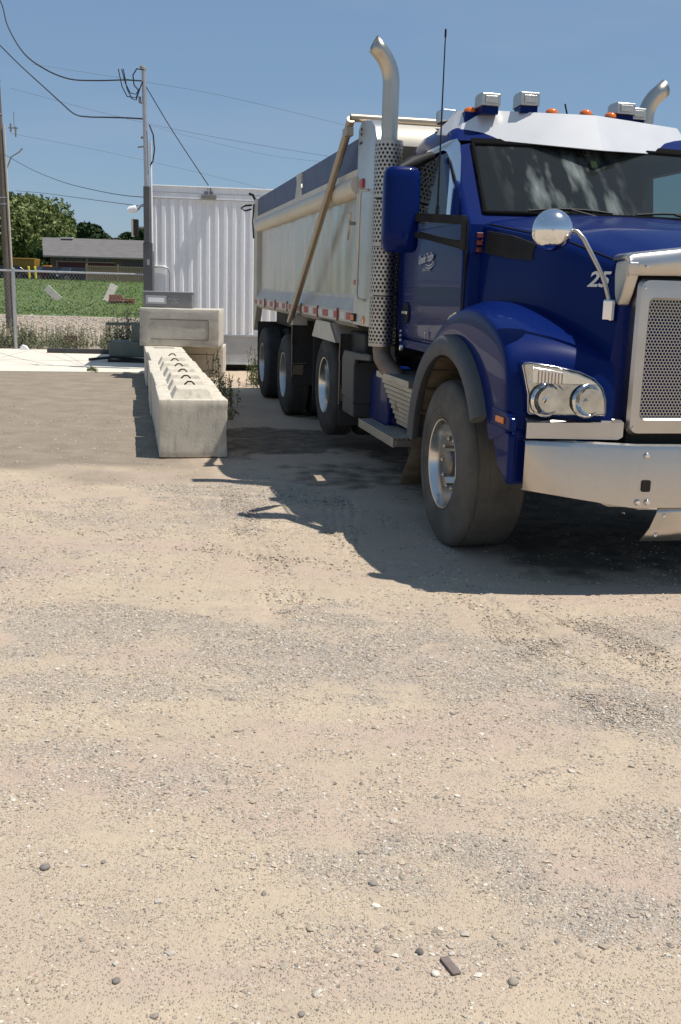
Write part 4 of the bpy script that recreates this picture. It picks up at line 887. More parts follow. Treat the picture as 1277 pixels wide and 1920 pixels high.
# tarp arm
b=MB(); b.tube([(-1.30,5.85,1.24),(-1.30,2.78,3.00),(-1.30,2.70,3.06)],.036,12); b.tube([(-1.30,2.72,3.075),(1.30,2.72,3.075)],.034,12); b.tube([(1.30,5.85,1.24),(1.30,2.70,3.06)],.036,12)
b.box(-1.33,-1.27,2.72,2.9,2.93,3.0)
arm=tp(b,'tarp_arm',mat('arm_metal',(.42,.36,.28),.42,.7,var=(.33,.27,.2),vs=6,vamt=.6),smooth=50)
b=MB(); b.box(-1.29,-1.1,5.75,5.98,1.2,1.32); tp(b,'arm_pivot',box_fr,arm,bevel=.01)
#SETTING
# ================================================================ concrete blocks
def block(name,loc,rz,lx,ly,lz,knobs,lab,material,loops=0,panel=False,slot=False,group=None,seed=0):
    root=empty(name,loc,rz); tag(root,lab,'concrete block',group)
    rs=random.Random(seed)
    bm=bmesh.new(); bmesh.ops.create_cube(bm,size=1); 
    for v in bm.verts: v.co=Vector((v.co.x*lx,(v.co.y+.5)*ly,(v.co.z+.5)*lz))
    bmesh.ops.bevel(bm,geom=bm.edges[:],offset=.014,segments=2,profile=.5,affect='EDGES')
    bmesh.ops.subdivide_edges(bm,edges=[e for e in bm.edges if e.calc_length()>.12],cuts=9,use_grid_fill=True)
    for v in bm.verts:
        p=v.co*3.1+Vector((seed*3.7,seed,0)); q=v.co*14+Vector((seed,0,seed))
        from mathutils import noise as mn
        edge=sum(1 for a,h in((abs(v.co.x),lx/2),(abs(v.co.y-ly/2),ly/2),(abs(v.co.z-lz/2),lz/2)) if a>h-.03)
        v.co+=v.normal*(mn.noise(p)*.005+mn.noise(q)*.0018*(1+edge)-(.012*max(0,mn.noise(q*.6)) if edge>=2 else 0))
    me=bpy.data.meshes.new('block_body'); bm.to_mesh(me); bm.free(); me.materials.append(material); me.polygons.foreach_set('use_smooth',[True]*len(me.polygons)); me.set_sharp_from_angle(angle=math.radians(45))
    o=bpy.data.objects.new('block_body',me); C.objects.link(o); o.parent=root
    for (y0,y1) in knobs:
        b=MB(); hw,h=.205,.095; t_=.055
        b.add([(-hw,y0,lz-.01),(hw,y0,lz-.01),(hw,y1,lz-.01),(-hw,y1,lz-.01),(-hw+t_,y0+t_*1.3,lz+h),(hw-t_,y0+t_*1.3,lz+h),(hw-t_,y1-t_,lz+h),(-hw+t_,y1-t_,lz+h)],[(0,3,2,1),(4,5,6,7),(0,1,5,4),(1,2,6,5),(2,3,7,6),(3,0,4,7)])
        b.build('knob',material,root,bevel=.012)
    for y in loops or []:
        b=MB(); b.tube([(-.055,y,lz-.02),(-.055,y,lz+.05),(-.045,y,lz+.09),(-.02,y,lz+.115),(.02,y,lz+.115),(.045,y,lz+.09),(.055,y,lz+.05),(.055,y,lz-.02)],.009,8); b.build('lifting_loop',rustm,root,smooth=50)
    if panel:
        b=MB(); w_=.006
        for (x0,x1,z0,z1) in((-lx*.36,lx*.36,lz*.70,lz*.70+.016),(lx*.36,lx*.36+.014,lz*.2,lz*.71),(-lx*.36,lx*.36,lz*.18,lz*.18+.01)):
            n_=12; top=[];bot=[]
            b.box(x0,x1,-.008,.004,z0,z1)
        b.build('cast_line',mat('cast_groove',(.2,.175,.14),.95),root)
    if slot:
        b=MB(); b.box(-.17,.17,ly*.45,ly*.55,lz-.01,lz+.004); b.build('slot_mark',mat('cast_groove',(.2,.175,.14),.95),root)
    return root
# row: front-left bottom at (-1.76,9.86) heading away to the left
dirv=Vector((-1.90,9.1,0)).normalized(); rz=math.atan2(-dirv.x,dirv.y); cx0=Vector((-1.44,9.86,0))
lens_=[1.42,1.66,1.88,1.92,1.95]; pos=0
labs=['weathered concrete block at the near end of the row, square end facing the camera','second concrete block from the near end of the row, two lifting loops','middle concrete block of the low row, two lifting loops on top','flat-topped concrete block fourth from the near end, no knobs','farthest concrete block of the low row, dark slot mark on top, touching the block stack']
for i,ln in enumerate(lens_):
    h_=.565
    kn=[(.03,.52),(.80,1.2)] if i==0 else ([(.12,.6),(ln*.56,ln*.56+.48)] if i<3 else [])
    lp=[.60,1.28] if i==0 else ([.68,ln*.56+.56] if i<3 else [])
    off=dirv*pos; 
    lat=Vector((dirv.y,-dirv.x,0))*([0,.012,-.015,.01,-.01][i])
    block('concrete_block',tuple(cx0+off+lat),rz+[0,.006,-.008,.004,.0][i],[.655,.66,.66,.60,.64][i],ln-.028,h_,kn,labs[i],conc,loops=lp,slot=(i==4),group='concrete blocks in the low row',seed=i+1)
    pos+=ln
block('concrete_block',(-2.86,18.62,0),.05,1.36,.75,.56,[],'lower concrete block of the stack, half hidden behind the row',concg,panel=True,group='stacked concrete blocks',seed=8)
block('concrete_block',(-2.86,17.95,.57),.03,1.36,1.0,.64,[],'upper concrete block of the stack with recessed panel outline on its face',concg,panel=True,group='stacked concrete blocks',seed=9)
b=MB(); b.box(-3.50,-3.47,18.5,18.57,.02,.56); o=b.build('red_stake',mat('red_orange_paint',(.45,.1,.05),.7)); tag(o,'narrow red-orange painted strip standing beside the lower stacked block','stake')
# grey metal cabinet on the stack
gb=empty('metal_cabinet',(-3.12,18.35,1.215),.03); tag(gb,'grey metal cabinet lying on top of the stacked concrete blocks','cabinet')
b=MB(); b.box(-.425,.425,-.02,.35,0,.26); b.build('housing',grey,gb,bevel=.008)
b=MB(); b.box(-.44,.44,-.035,.36,.26,.275); b.build('lid',galv,gb,bevel=.003)
b=MB(); b.box(-.38,-.02,-.04,-.02,.06,.2); f_=b.build('label_frame',galv,gb,bevel=.006)
b=MB(); b.box(-.34,-.06,-.046,-.04,.09,.165); b.build('label_plate',whitep,f_)
b=MB()
for (x0,z0,x1,z1) in((.02,.155,.2,.15),(.12,.15,.12,.23),(.12,.15,.08,.06),(.13,.15,.135,.06),(.13,.15,.18,.07)):
    b.tube([(x0,-.0215,z0),(x1,-.0215,z1)],.007,5)
b.build('painted_mark',galv,gb)
# ================================================================ white trailer
tr=empty('white_trailer',(-3.67,20.0,0),.13); tag(tr,'white corrugated metal storage trailer standing behind the concrete block stack','trailer')
Wd=3.1; Dp=7.0
b=MB(); n=int(Wd/.0066); top=[];bot=[]
def cor(x): 
    t_=(x%.165)/.165; return -.032*(1 if t_<.36 else (1-(t_-.36)/.12 if t_<.48 else (0 if t_<.88 else (t_-.88)/.12)))
xs=np.linspace(.03,Wd-.03,n)
for z in (.68,1.2,1.9,2.6,3.17):
    top.append([(x,cor(x)+.002*math.sin(z*3+x*2),z) for x in xs])
b.rings(top,False); b.build('corrugated_panel',whitep,tr,smooth=20)
b=MB(); b.box(0,Wd,.03,Dp,.62,3.38); b.build('trailer_body',whitep,tr,bevel=.01)
b=MB(); b.box(-.02,Wd+.02,-.035,.03,3.17,3.385); b.box(-.02,Wd+.02,-.05,Dp+.02,3.385,3.41); tb=b.build('top_band',whitep,tr,bevel=.006)
b=MB(); b.box(-.015,Wd+.01,-.045,-.035,3.17,3.185); b.box(-.015,Wd+.01,-.042,-.035,3.28,3.29); b.build('band_trim',galv,tb)
b=MB(); b.box(0,Wd,-.01,.03,.12,.66); b.box(0,Wd,-.045,-.01,.66,.70); b.box(0,Wd,-.035,-.01,.12,.15); b.build('skirt',whitet2,tr,bevel=.004)
b=MB(); b.box(.1,Wd-.1,.25,Dp-.5,.0,.6); b.build('underside_shade',darkch,tr)  # dark block added to stand for the shadow beneath the trailer
b=MB(); b.box(.0,.03,-.03,.03,.7,3.17); b.box(Wd-.03,Wd,-.03,.03,.7,3.17); b.build('corner_trim',whitep,tr)
b=MB(); b.box(.90,1.18,-.16,-.035,3.20,3.26); b.tube([(1.04,-.1,3.26),(1.02,-.06,3.39)],.012,6); b.tube([(1.10,-.05,3.26),(1.06,-.04,3.40)],.01,6); b.box(.95,1.12,-.05,-.035,3.24,3.33); b.build('wall_lamp',grey,tr,bevel=.006)
b=MB(); b.tube([(-.02,-.1,1.93),(.2,-.1,1.93),(.28,-.1,1.90),(.31,-.1,1.82),(.315,-.1,.6)],.018,10); b.build('conduit_pipe',galv,tr,smooth=50)
b=MB(); b.box(.02,.24,-.07,-.02,1.3,1.95); b.build('side_plate',whitep,tr,bevel=.01)
# ================================================================ service pole
pl=empty('service_pole',(-3.72,19.72,0)); tag(pl,'grey metal service pole with conduits beside the white trailer','utility pole')
b=MB(); b.tube([(.03,0,0),(-.0,0,3),(-.035,0,5.36)],[.052,.047,.04],14); b.build('pole_shaft',galv,pl,smooth=50)
b=MB(); b.lathe([(0,.04),(.03,.055),(.06,.05),(.08,.001)],(-.035,0,5.34),(0,0,1),14); b.tube([(-.035,0,5.3),(-.06,-.02,5.42),(-.1,-.02,5.40)],.03,8); b.build('weatherhead',galv,pl,smooth=50)
b=MB(); b.tube([(.085,.0,2.2),(.07,.0,4.15)],.022,8); b.build('white_conduit',whitep,pl,smooth=50)
b=MB(); b.box(-.07,.10,-.09,.09,1.2,2.35); b.box(-.05,.06,-.11,.05,2.35,3.35); pb=b.build('pole_enclosure',mat('enclosure_grey',(.1,.1,.1),.6,var=(.14,.14,.14),vs=4,vamt=.5),pl,bevel=.008)
b=MB(); b.box(.0,.05,-.094,-.09,1.95,2.05); b.build('enclosure_label',galv,pb)
b=MB(); b.tube([(-.03,0,4.2),(-.10,0,4.2)],.02,6); b.tube([(-.03,0,4.05),(-.16,0,4.03)],.014,6); b.box(-.13,-.09,-.03,.03,4.8,4.9); b.tube([(-.02,0,4.78),(-.13,0,4.8)],.012,6); b.build('bracket',grey,pl)
b=MB()
b.tube([(-.03,-.04,5.35),(-.15,-.05,5.36),(-.22,-.05,5.25),(-.2,-.05,5.08),(-.12,-.05,5.0)],.012,6)
for dx,dz in((0,0),(-.06,-.06),(.03,-.1)):
    b.tube([(-.42+dx,-.05,5.35),(-.36+dx,-.05,5.12+dz),(-.27+dx,-.05,4.95+dz),(-.17,-.05,4.93+dz),(-.09,-.05,5.05),(-.05,-.04,5.15)],.010,6)
b.tube([(.06,-.03,4.42),(.13,-.03,4.25),(.15,-.03,4.0),(.12,-.03,3.8),(.07,-.03,3.72)],.014,6); b.build('cable_loop',wire,pl)
sc=empty('security_camera',(-3.96,19.66,2.93)); tag(sc,'small white security camera on the service pole','camera')
b=MB(); b.tube([(-.10,-.03,-.02),(-.06,-.02,0),(.04,0,.02),(.07,0,.02)],[.04,.06,.065,.03],14); b.build('camera_body',whitep,sc,smooth=50)
b=MB(); b.tube([(.08,0,0),(.14,0,.08),(.2,0,.1)],.02,8); b.build('camera_arm',galv,sc)
fl=empty('flood_light',(-3.88,19.66,2.62)); tag(fl,'pale framed flood light on the service pole below the camera','lamp')
b=MB(); b.box(-.08,.0,-.06,.06,-.15,.14); b.build('lamp_body',darkch,fl); b=MB(); b.box(-.11,-.08,-.08,.08,-.17,.15); b.build('lamp_frame',cream,fl); b=MB(); b.tube([(-.02,0,0),(.12,0,0)],.015,6); b.build('lamp_arm',galv,fl)
# ================================================================ wooden pole far left
wp=empty('wooden_utility_pole',(-10.93,34,0)); tag(wp,'tall wooden utility pole at the left edge beyond the fence','utility pole')
b=MB(); b.tube([(.0,0,0),(-.05,0,4.5),(-.13,0,9.3)],[.12,.105,.08],14); b.build('pole_shaft',wood,wp,smooth=50)
b=MB(); b.tube([(.17,-.05,0),(.15,-.05,2),(.08,-.05,6.3)],.03,8); b.build('pale_conduit',cream,wp,smooth=50)
b=MB()
for z in(3.9,4.1,6.6,7.6,8.3): b.lathe([(0,.115),(.03,.115)],(-.05-.017*(z-4.5),0,z),(0,0,1),14)
b.build('pole_band',galv,wp)
b=MB(); b.tube([(.1,0,5.0),(.25,0,5.35),(.5,0,5.5),(.62,0,5.62)],.022,6); b.box(.2,.5,-.02,.02,6.2,6.23); b.tube([(.27,0,6.1),(.27,0,6.35)],.03,6); b.tube([(.42,0,5.95),(.42,0,6.25)],.03,6); b.tube([(.38,0,6.2),(.38,0,6.7)],.012,6); b.build('insulator',grey,wp)
# wires
def wire_obj(p,q,sag,r,lab,wob=0,n=26):
    b=MB(); p=Vector(p);q=Vector(q); rs=random.Random(int(sag*100)); P=[]
    for k in range(n+1):
        t_=k/n; v=p.lerp(q,t_); v.z-=4*sag*t_*(1-t_); 
        if 0<k<n: v.z+=(rs.random()-.5)*wob; v.x+=(rs.random()-.5)*wob
        P.append(v)
    b.tube(P,r,6); o=b.build('overhead_wire',wire,None,smooth=60); tag(o,lab,'wire',group='overhead wires'); return o
def wire_path(P,r,lab,m_=None):
    # smooth the measured points with Catmull-Rom
    P=[Vector(p) for p in P]; Q=[]
    for i in range(len(P)-1):
        p0=P[max(i-1,0)];p1=P[i];p2=P[i+1];p3=P[min(i+2,len(P)-1)]
        for k in range(5):
            t=k/5; Q.append(.5*((2*p1)+(p2-p0)*t+(2*p0-5*p1+4*p2-p3)*t*t+(3*p1-p0-3*p2+p3)*t**3))
    Q.append(P[-1]); b=MB(); b.tube(Q,r,6); o=b.build('overhead_wire',m_ or wire,None,smooth=60); tag(o,lab,'wire',group='overhead wires')
wire_path([(-8.4,23.4,8.9),(-7.745,23.0,7.836),(-7.173,22.5,7.119),(-6.938,22.2,6.556),(-6.546,21.9,6.006),(-6.02,21.5,5.646),(-5.451,21.1,5.411),(-4.822,20.6,5.307),(-4.167,20.1,5.243),(-3.777,19.75,5.171)],.0135,'thick black cable from the upper left corner to the top of the service pole')
wire_path([(-11.0,33.9,8.7),(-9.613,30.0,7.799),(-8.734,28.5,7.117),(-7.893,27.0,6.497),(-7.093,25.5,5.923),(-6.497,24.4,5.49),(-5.926,23.3,5.099),(-5.399,22.3,4.907),(-4.77,21.2,4.747),(-4.24,20.4,4.631),(-3.766,19.75,4.527)],.0145,'thick black cable from the wooden pole to the middle of the service pole')
wire_path([(-10.95,34,5.45),(-8.858,30.0,4.597),(-7.046,26.5,3.974),(-5.552,23.5,3.564),(-4.546,21.5,3.324),(-3.735,19.75,3.163)],.0075,'thin wire from the wooden pole to the service pole just below the trailer top')
wire_path([(-14,45,5.2),(-10.298,36.0,4.441),(-7.689,30.0,3.888),(-5.663,25.0,3.441),(-3.737,19.75,2.993)],.007,'lowest thin wire reaching the service pole above the security camera')
wire_path([(-3.72,19.72,5.08),(-3.25,19.8,4.33),(-2.62,19.93,3.42)],.009,'straight guy wire from the service pole down to the trailer lamp')
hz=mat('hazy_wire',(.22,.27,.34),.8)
wire_path([(-24.977,80.0,15.144),(-19.422,75.0,13.376),(-13.352,70.0,11.593),(-7.296,65.0,10.055),(-0.518,60.0,8.597)],.012,'faint distant power line, second of four from the top',hz)
wire_path([(-23.357,80.0,16.826),(-15.0,75.0,15.041),(-8.212,70.0,13.345),(-0.296,65.0,11.061)],.012,'highest faint distant power line crossing the sky',hz)
wire_path([(-14.869,80.0,12.837),(-10.947,80.0,11.939),(-6.215,80.0,11.02),(-2.263,80.0,10.64)],.012,'short faint distant power line right of the service pole, above the truck box',hz)
wire_path([(-25.104,80.0,12.001),(-18.048,80.0,10.885),(-10.156,80.0,9.405),(-2.193,80.0,7.722)],.012,'lowest faint distant power line crossing the sky above the white trailer',hz)
# ================================================================ chain link fence
fe=empty('chain_link_fence',(-9.2,24.15,0),math.atan2(.5,5.2)); tag(fe,'galvanised chain link fence along the back edge of the concrete pad','fence')
b=MB(); b.tube([(0,0,0),(0,0,1)],.001,3)
for x in(1.52,):
    b=MB(); b.tube([(x,0,0),(x,0,1.84)],.04,12); b.lathe([(0,.042),(.02,.04),(.035,.001)],(x,0,1.84),(0,0,1),12); b.build('fence_post',galv,fe,smooth=50)
b=MB(); b.tube([(4.95,0,0),(4.95,0,1.8)],.04,12); b.build('fence_post',galv,fe,smooth=50)
b=MB(); b.tube([(-3,0,1.82),(5,0,1.80)],.022,10); b.build('top_rail',galv,fe,smooth=50)
b=MB(); sp=.075
x=-2.0
while x<6.8:
    for sgn in(1,-1):
        P0=(x,.0,.05);  L_=1.74*.62
        x1=x+sgn*L_
        a0=max(min(x,5.0),-2); 
        if -2<x<5 and -2<x1<5: b.tube([(x,.012*sgn,.05),(x1,.012*sgn,1.79)],.0016,3,caps=False)
    x+=sp
b.build('wire_mesh',galv,fe)
# ================================================================ plants
def leaf_cloud(name,P,size,nrm_up,tone,material,parent=None,asp=1.0):
    N=len(P); d=RNG.normal(size=(N,3)); d/=np.linalg.norm(d,axis=1)[:,None]; e=RNG.normal(size=(N,3)); e[:,2]*=nrm_up; e-=d*(e*d).sum(1)[:,None]; e/=np.linalg.norm(e,axis=1)[:,None]+1e-9
    a=d*size[:,None]; c=e*size[:,None]*asp
    V=np.stack([P-a,P+c*.6,P+a,P-c*.6],1); 
    me=bpy.data.meshes.new(name); me.vertices.add(4*N); me.vertices.foreach_set('co',V.ravel().astype(np.float32)); me.loops.add(4*N); me.loops.foreach_set('vertex_index',np.arange(4*N,dtype=np.int32)); me.polygons.add(N); me.polygons.foreach_set('loop_start',np.arange(0,4*N,4,dtype=np.int32)); me.update(calc_edges=True)
    at=me.attributes.new('tone','FLOAT','POINT'); at.data.foreach_set('value',np.repeat(tone,4).astype(np.float32)); me.materials.append(material)
    o=bpy.data.objects.new(name,me); C.objects.link(o); 
    if parent: o.parent=parent
    return o
willow=leafmat('willow_leaves',(.11,.15,.04),(.235,.26,.09)); darkl=leafmat('dark_leaves',(.02,.045,.014),(.05,.09,.028)); weedl=leafmat('weed_leaves',(.09,.12,.035),(.34,.31,.17)); grassl=leafmat('grass_blades',(.085,.15,.025),(.17,.21,.05))
def tree(loc,rad,h,nb,nl,lf,material,lab,group,seed,droop=0,base=.25):
    rs=np.random.default_rng(seed); root=empty('tree',loc); tag(root,lab,'tree',group)
    b=MB(); b.tube([(0,0,-.3),(.1,0,h*.3),(-.1,.1,h*.6)],[h*.035,h*.028,h*.012],8)
    cl=[]
    for k in range(nb):
        a=rs.random()*6.28; q=rs.random()**.5*.78*rad; z=h*(base+(.88-base)*rs.random()); sh=math.sqrt(max(.05,1-((z/h-.5)/.56)**2)); c=np.array([q*math.cos(a)*sh,q*math.sin(a)*sh,z]); cl.append((c,rad*(.22+.2*rs.random())))
        if k%3==0: b.tube([(0,0,h*.3),tuple(c*np.array([.5,.5,.8])),tuple(c)],[h*.012,h*.008,h*.003],5)
    b.build('trunk',wood,root)
    P=[];T2=[]
    for c,r in cl:
        n_=nl//nb; d=rs.normal(size=(n_,3)); d/=np.linalg.norm(d,axis=1)[:,None]; rr=r*(.55+.5*rs.random(n_)**.5)
        p=c+d*rr[:,None]*np.array([1,1,.8]); 
        if droop: p[:,2]-=droop*rs.random(n_)*r
        P.append(p); T2.append(np.clip(rs.random(n_)*.7+.3*rs.random(),0,1))
    P=np.concatenate(P); T2=np.concatenate(T2); P[:,2]=np.maximum(P[:,2],.1)
    leaf_cloud('crown',P,lf*(.6+.8*rs.random(len(P))),1 if not droop else 3,T2,material,root,asp=.8)
tree((-39.3,125,.9),7.4,11.6,60,90000,.27,willow,'large round willow tree at the left beyond the grass','trees beyond the field',3,.7,.1)
tree((-34.0,121,.9),3.6,7.6,30,40000,.25,willow,'smaller willow standing in front of the large round one, nearer the house','trees beyond the field',4,.7,.1)
tree((-50,128,.9),7.5,12,34,45000,.3,willow,'willow at the picture\'s left edge, partly behind the wooden pole','trees beyond the field',5,.6,.1)
for i,(x,h_,r_,lab) in enumerate([(-37.3,9.2,4.0,'tallest dark tree behind the house roof'),(-33.5,8.2,3.6,'dark bushy tree behind the middle of the house roof'),(-30.8,9.0,2.6,'dark tree behind the house next to the service pole'),(-41.5,7.6,3.6,'dark tree between the willow and the house'),(-26.0,8.0,3.5,'dark tree behind the house, hidden partly by the white trailer')]):
    tree((x,158+i,.6),r_*1.15,h_,22,16000,.42,darkl,lab,'dark trees behind the house',20+i,0,.15)
tree((-45,110,1.0),3.0,3.4,14,6000,.2,darkl,'low dark shrub under the left willow','shrubs by the house',31,0,.05)
tree((-31.8,112,1.0),1.6,3.6,12,5000,.2,darkl,'dark green shrub at the left end of the house','shrubs by the house',32,0,.05)
# grass tufts
N=24000; x=-27+32*RNG.random(N); y=47+45*RNG.random(N)**1.3; z=gz(x,y)+.05; hh=.03+.05*RNG.random(N)
P=np.stack([x,y,z+hh*.5],-1); tn=np.clip(fbm(x*.5,y*.35,3)*1.6-.4+.4*(RNG.random(N)-.5),0,1)
tag(leaf_cloud('grass',P,hh,4,tn,grassl,None,.7),'green grass with drier patches growing on the field beyond the fence','grass',kind='stuff')
# weeds along the fence
def weeds(name,pts,hmin,hmax,nleaf,lsize,parent=None,flowers=0):
    P=[];Sz=[];Tn=[]; b=MB()
    for (x,y,z0) in pts:
        h_=hmin+(hmax-hmin)*random.random()**1.3; lx=(random.random()-.5)*.3*h_; ly=(random.random()-.5)*.3*h_
        b.tube([(x,y,z0),(x+lx*.4,y+ly*.4,z0+h_*.5),(x+lx,y+ly,z0+h_)],[.005,.004,.002],4,caps=False)
        for k in range(nleaf):
            t_=.1+.9*random.random(); P.append((x+lx*t_+(random.random()-.5)*.11*(1.2-t_),y+ly*t_+(random.random()-.5)*.11*(1.2-t_),z0+h_*t_)); Sz.append(lsize*(.5+random.random())*(1.2-.6*t_)); Tn.append(random.random())
    o=leaf_cloud(name,np.array(P),np.array(Sz),1,np.array(Tn),weedl,parent,.6)
    # stems joined into same mesh
    me2=bpy.data.meshes.new('stems'); me2.from_pydata(b.v,[],b.f); bm=bmesh.new(); bm.from_mesh(o.data); bm.from_mesh(me2); bm.to_mesh(o.data); bm.free()
    return o
pts=[]
for k in range(900):
    x=-9.5+5.0*random.random(); y=24.75+.1*(x+8)+random.random()**1.5*2.2; dens=fbm(np.array([x*1.3]),np.array([y*.7]),3)[0]
    if dens+.25*random.random()>.48: pts.append((x,y,0))
o=weeds('weeds',pts,.12,.62,16,.03); tag(o,'mixed green and dry weeds growing along the chain link fence','weeds',kind='stuff')
pts=[(-5.35+.5*(random.random()-.5)*2,25.1+.5*random.random(),0) for k in range(60)]
root=empty('tall_weed_clump',(-5.3,25.2,0)); tag(root,'tall dark green weed clump behind the pad, right part of the fence','plant',group='weed clumps by the fence'); weeds('leaves',[(p[0]+5.3,p[1]-25.2,0) for p in pts],.5,1.05,30,.045,root)
root=empty('tall_weed_clump',(-8.2,25.2,0)); tag(root,'dense green weed clump at the foot of the fence post on the left edge','plant',group='weed clumps by the fence'); weeds('leaves',[((random.random()-.5)*1.3,(random.random()-.5)*.6,0) for k in range(60)],.3,.75,30,.045,root)
# pale seed heads / white flowers
b=MB(); 
for k in range(34):
    x=-8.2+3.2*random.random(); y=25.5+3*random.random(); z=.5+.75*random.random()**1.4
    for q in range(3): b.obox((x+.05*random.random(),y,z+.04*random.random()),(1,0,0),(0,1,0),(0,0,1),.010,.010,.006)
tag(b.build('wildflowers',whitep),'tiny white wildflower heads above the fence weeds','wildflowers',kind='stuff')
# weeds beside the blocks
cl=[((-1.62,13.9),.5,.5,16,'thin tall weed beside the middle blocks of the row'),((-1.52,13.0),.1,.25,10,'low bushy weeds at the foot of the block row near the truck'),((-1.95,15.6),.3,.7,18,'weeds growing against the lower stacked block'),((-1.45,17.2),.3,.75,32,'leafy weeds in front of the trailer skirt between blocks and truck'),((-.9,18.3),.2,.6,24,'weeds under the trailer next to the rear truck wheel')]
for (p,hm,hM,n_,lab) in cl:
    root=empty('weed_clump',(p[0],p[1],0)); tag(root,lab,'plant',group='weed clumps by the blocks')
    weeds('leaves',[((random.random()-.5)*.35,(random.random()-.5)*1.0,0) for k in range(n_)],hm*.7,hM,22,.028,root)
root=empty('small_weed',(-4.6,18.93,.02)); tag(root,'small green weed sprouting at the front edge of the pad','plant'); weeds('leaves',[((random.random()-.5)*.16,(random.random()-.5)*.08,0) for k in range(8)],.05,.12,14,.03,root)
# ================================================================ bits on the pad
b=MB(); b.box(-1.35,1.1,-.12,.12,0,.09); o=b.build('dark_beam',mat('beam_dark',(.05,.048,.05),.7)); o.location=(-5.35,23.55,.03); o.rotation_euler=(0,0,.1); tag(o,'dark grey beam lying along the back of the concrete pad','beam')
b=MB(); b.prism([(-.1,0),(.12,0),(.07,.09),(-.02,.12)],1,-.05,.05); o=b.build('white_rubble',whitep,None,bevel=.01); o.location=(-7.45,24.1,.02); tag(o,'small white chunk of rubble lying beside the fence post','rubble')
b=MB(); b.box(-.16,.16,-.1,.1,0,.32); o=b.build('brown_box',brownm,None,bevel=.01); o.location=(-6.7,25.4,0); o.rotation_euler=(0,0,.3); tag(o,'small brown box standing among the fence weeds','box')
gp_=empty('green_metal_unit',(-4.35,21.6,.02),.05); tag(gp_,'grey-green painted metal unit on the pad left of the block stack','machine')
gm_=mat('grey_green_paint',(.10,.125,.10),.6,var=(.16,.18,.15),vs=5,vamt=.6)
b=MB(); b.box(-.5,.55,-.3,.3,.1,.42); b.build('unit_base',gm_,gp_,bevel=.02); b=MB(); b.box(-.05,.5,-.22,.22,.42,.78); b.tube([(-.6,0,.75),(.5,0,.78)],.035,8); b.build('unit_top',gm_,gp_,bevel=.02)
b=MB(); b.tube([(-.9,-.35,.04),(-.4,-.38,.1),(.4,-.36,.05)],.03,6); b.box(-.5,.5,-.45,-.35,.0,.06); b.build('unit_foot',darkch,gp_)
# ================================================================ things in the field
def lying(name,pts,th,material,lab,cat,group=None):
    b=MB(); n_=len(pts); A=[(x,y,float(gz(np.array([x]),np.array([y]))[0])+.10+z) for x,y,z in pts]; B=[(x,y,z+th) for x,y,z in A]
    b.add(A+B,[tuple(range(n_))[::-1],tuple(range(n_,2*n_))]+[(i,(i+1)%n_,n_+(i+1)%n_,n_+i) for i in range(n_)]); tag(b.build(name,material),lab,cat,group)
def leaning(loc,h,w_,tilt,lean,lab):
    b=MB(); b.box(-w_/2,w_/2,-.05,.05,0,h); o=b.build('leaning_slab',concg,None,bevel=.02); z0=float(gz(np.array([loc[0]]),np.array([loc[1]]))[0]); o.location=(loc[0],loc[1],z0+.0); o.rotation_euler=(lean,tilt,.15); tag(o,lab,'slab','pale slabs propped in the grass')
leaning((-16.35,60,0),1.15,.42,-.85,-.35,'pale grey slab propped in the grass near the yellow bollards, leaning left')
leaning((-13.72,60,0),1.15,.45,.42,-.35,'pale grey slab propped in the middle of the grass field, leaning right')
rm=mat('rusty_steel',(.13,.05,.03),.85,var=(.25,.09,.05),vs=3,vamt=.7)
sb=empty('rusty_plough_blade',(-12.5,58,float(gz(np.array([-12.]),np.array([58.]))[0])+.1),-.1); sb.scale=(1.1,1,1.2); tag(sb,'rusty dark red steel blade lying in the grass','scrap metal')
b=MB(); b.prism([(-.25,0),(.25,0),(.12,.34),(-.05,.38)],0,-.55,.1); b.build('blade',rm,sb,bevel=.02); b=MB(); b.prism([(-.2,0),(.2,0),(.15,.2),(-.15,.2)],0,.1,.7); b.tube([(-.5,-.2,.05),(.7,-.25,.12)],.05,6); b.build('frame',rm,sb)
for (x,lab) in((-27.7,'left one of the pair of yellow bollards at the edge of the grass'),(-27.15,'right one of the pair of yellow bollards at the edge of the grass')):
    b=MB(); b.tube([(0,0,0),(-.05,0,.95)],.10,12); b.lathe([(0,.1),(.05,.07),(.07,.001)],(-.05,0,.95),(0,0,1),12); o=b.build('bollard',yellow,None,smooth=50); o.location=(x,92,1.6); tag(o,lab,'bollard','yellow bollards')
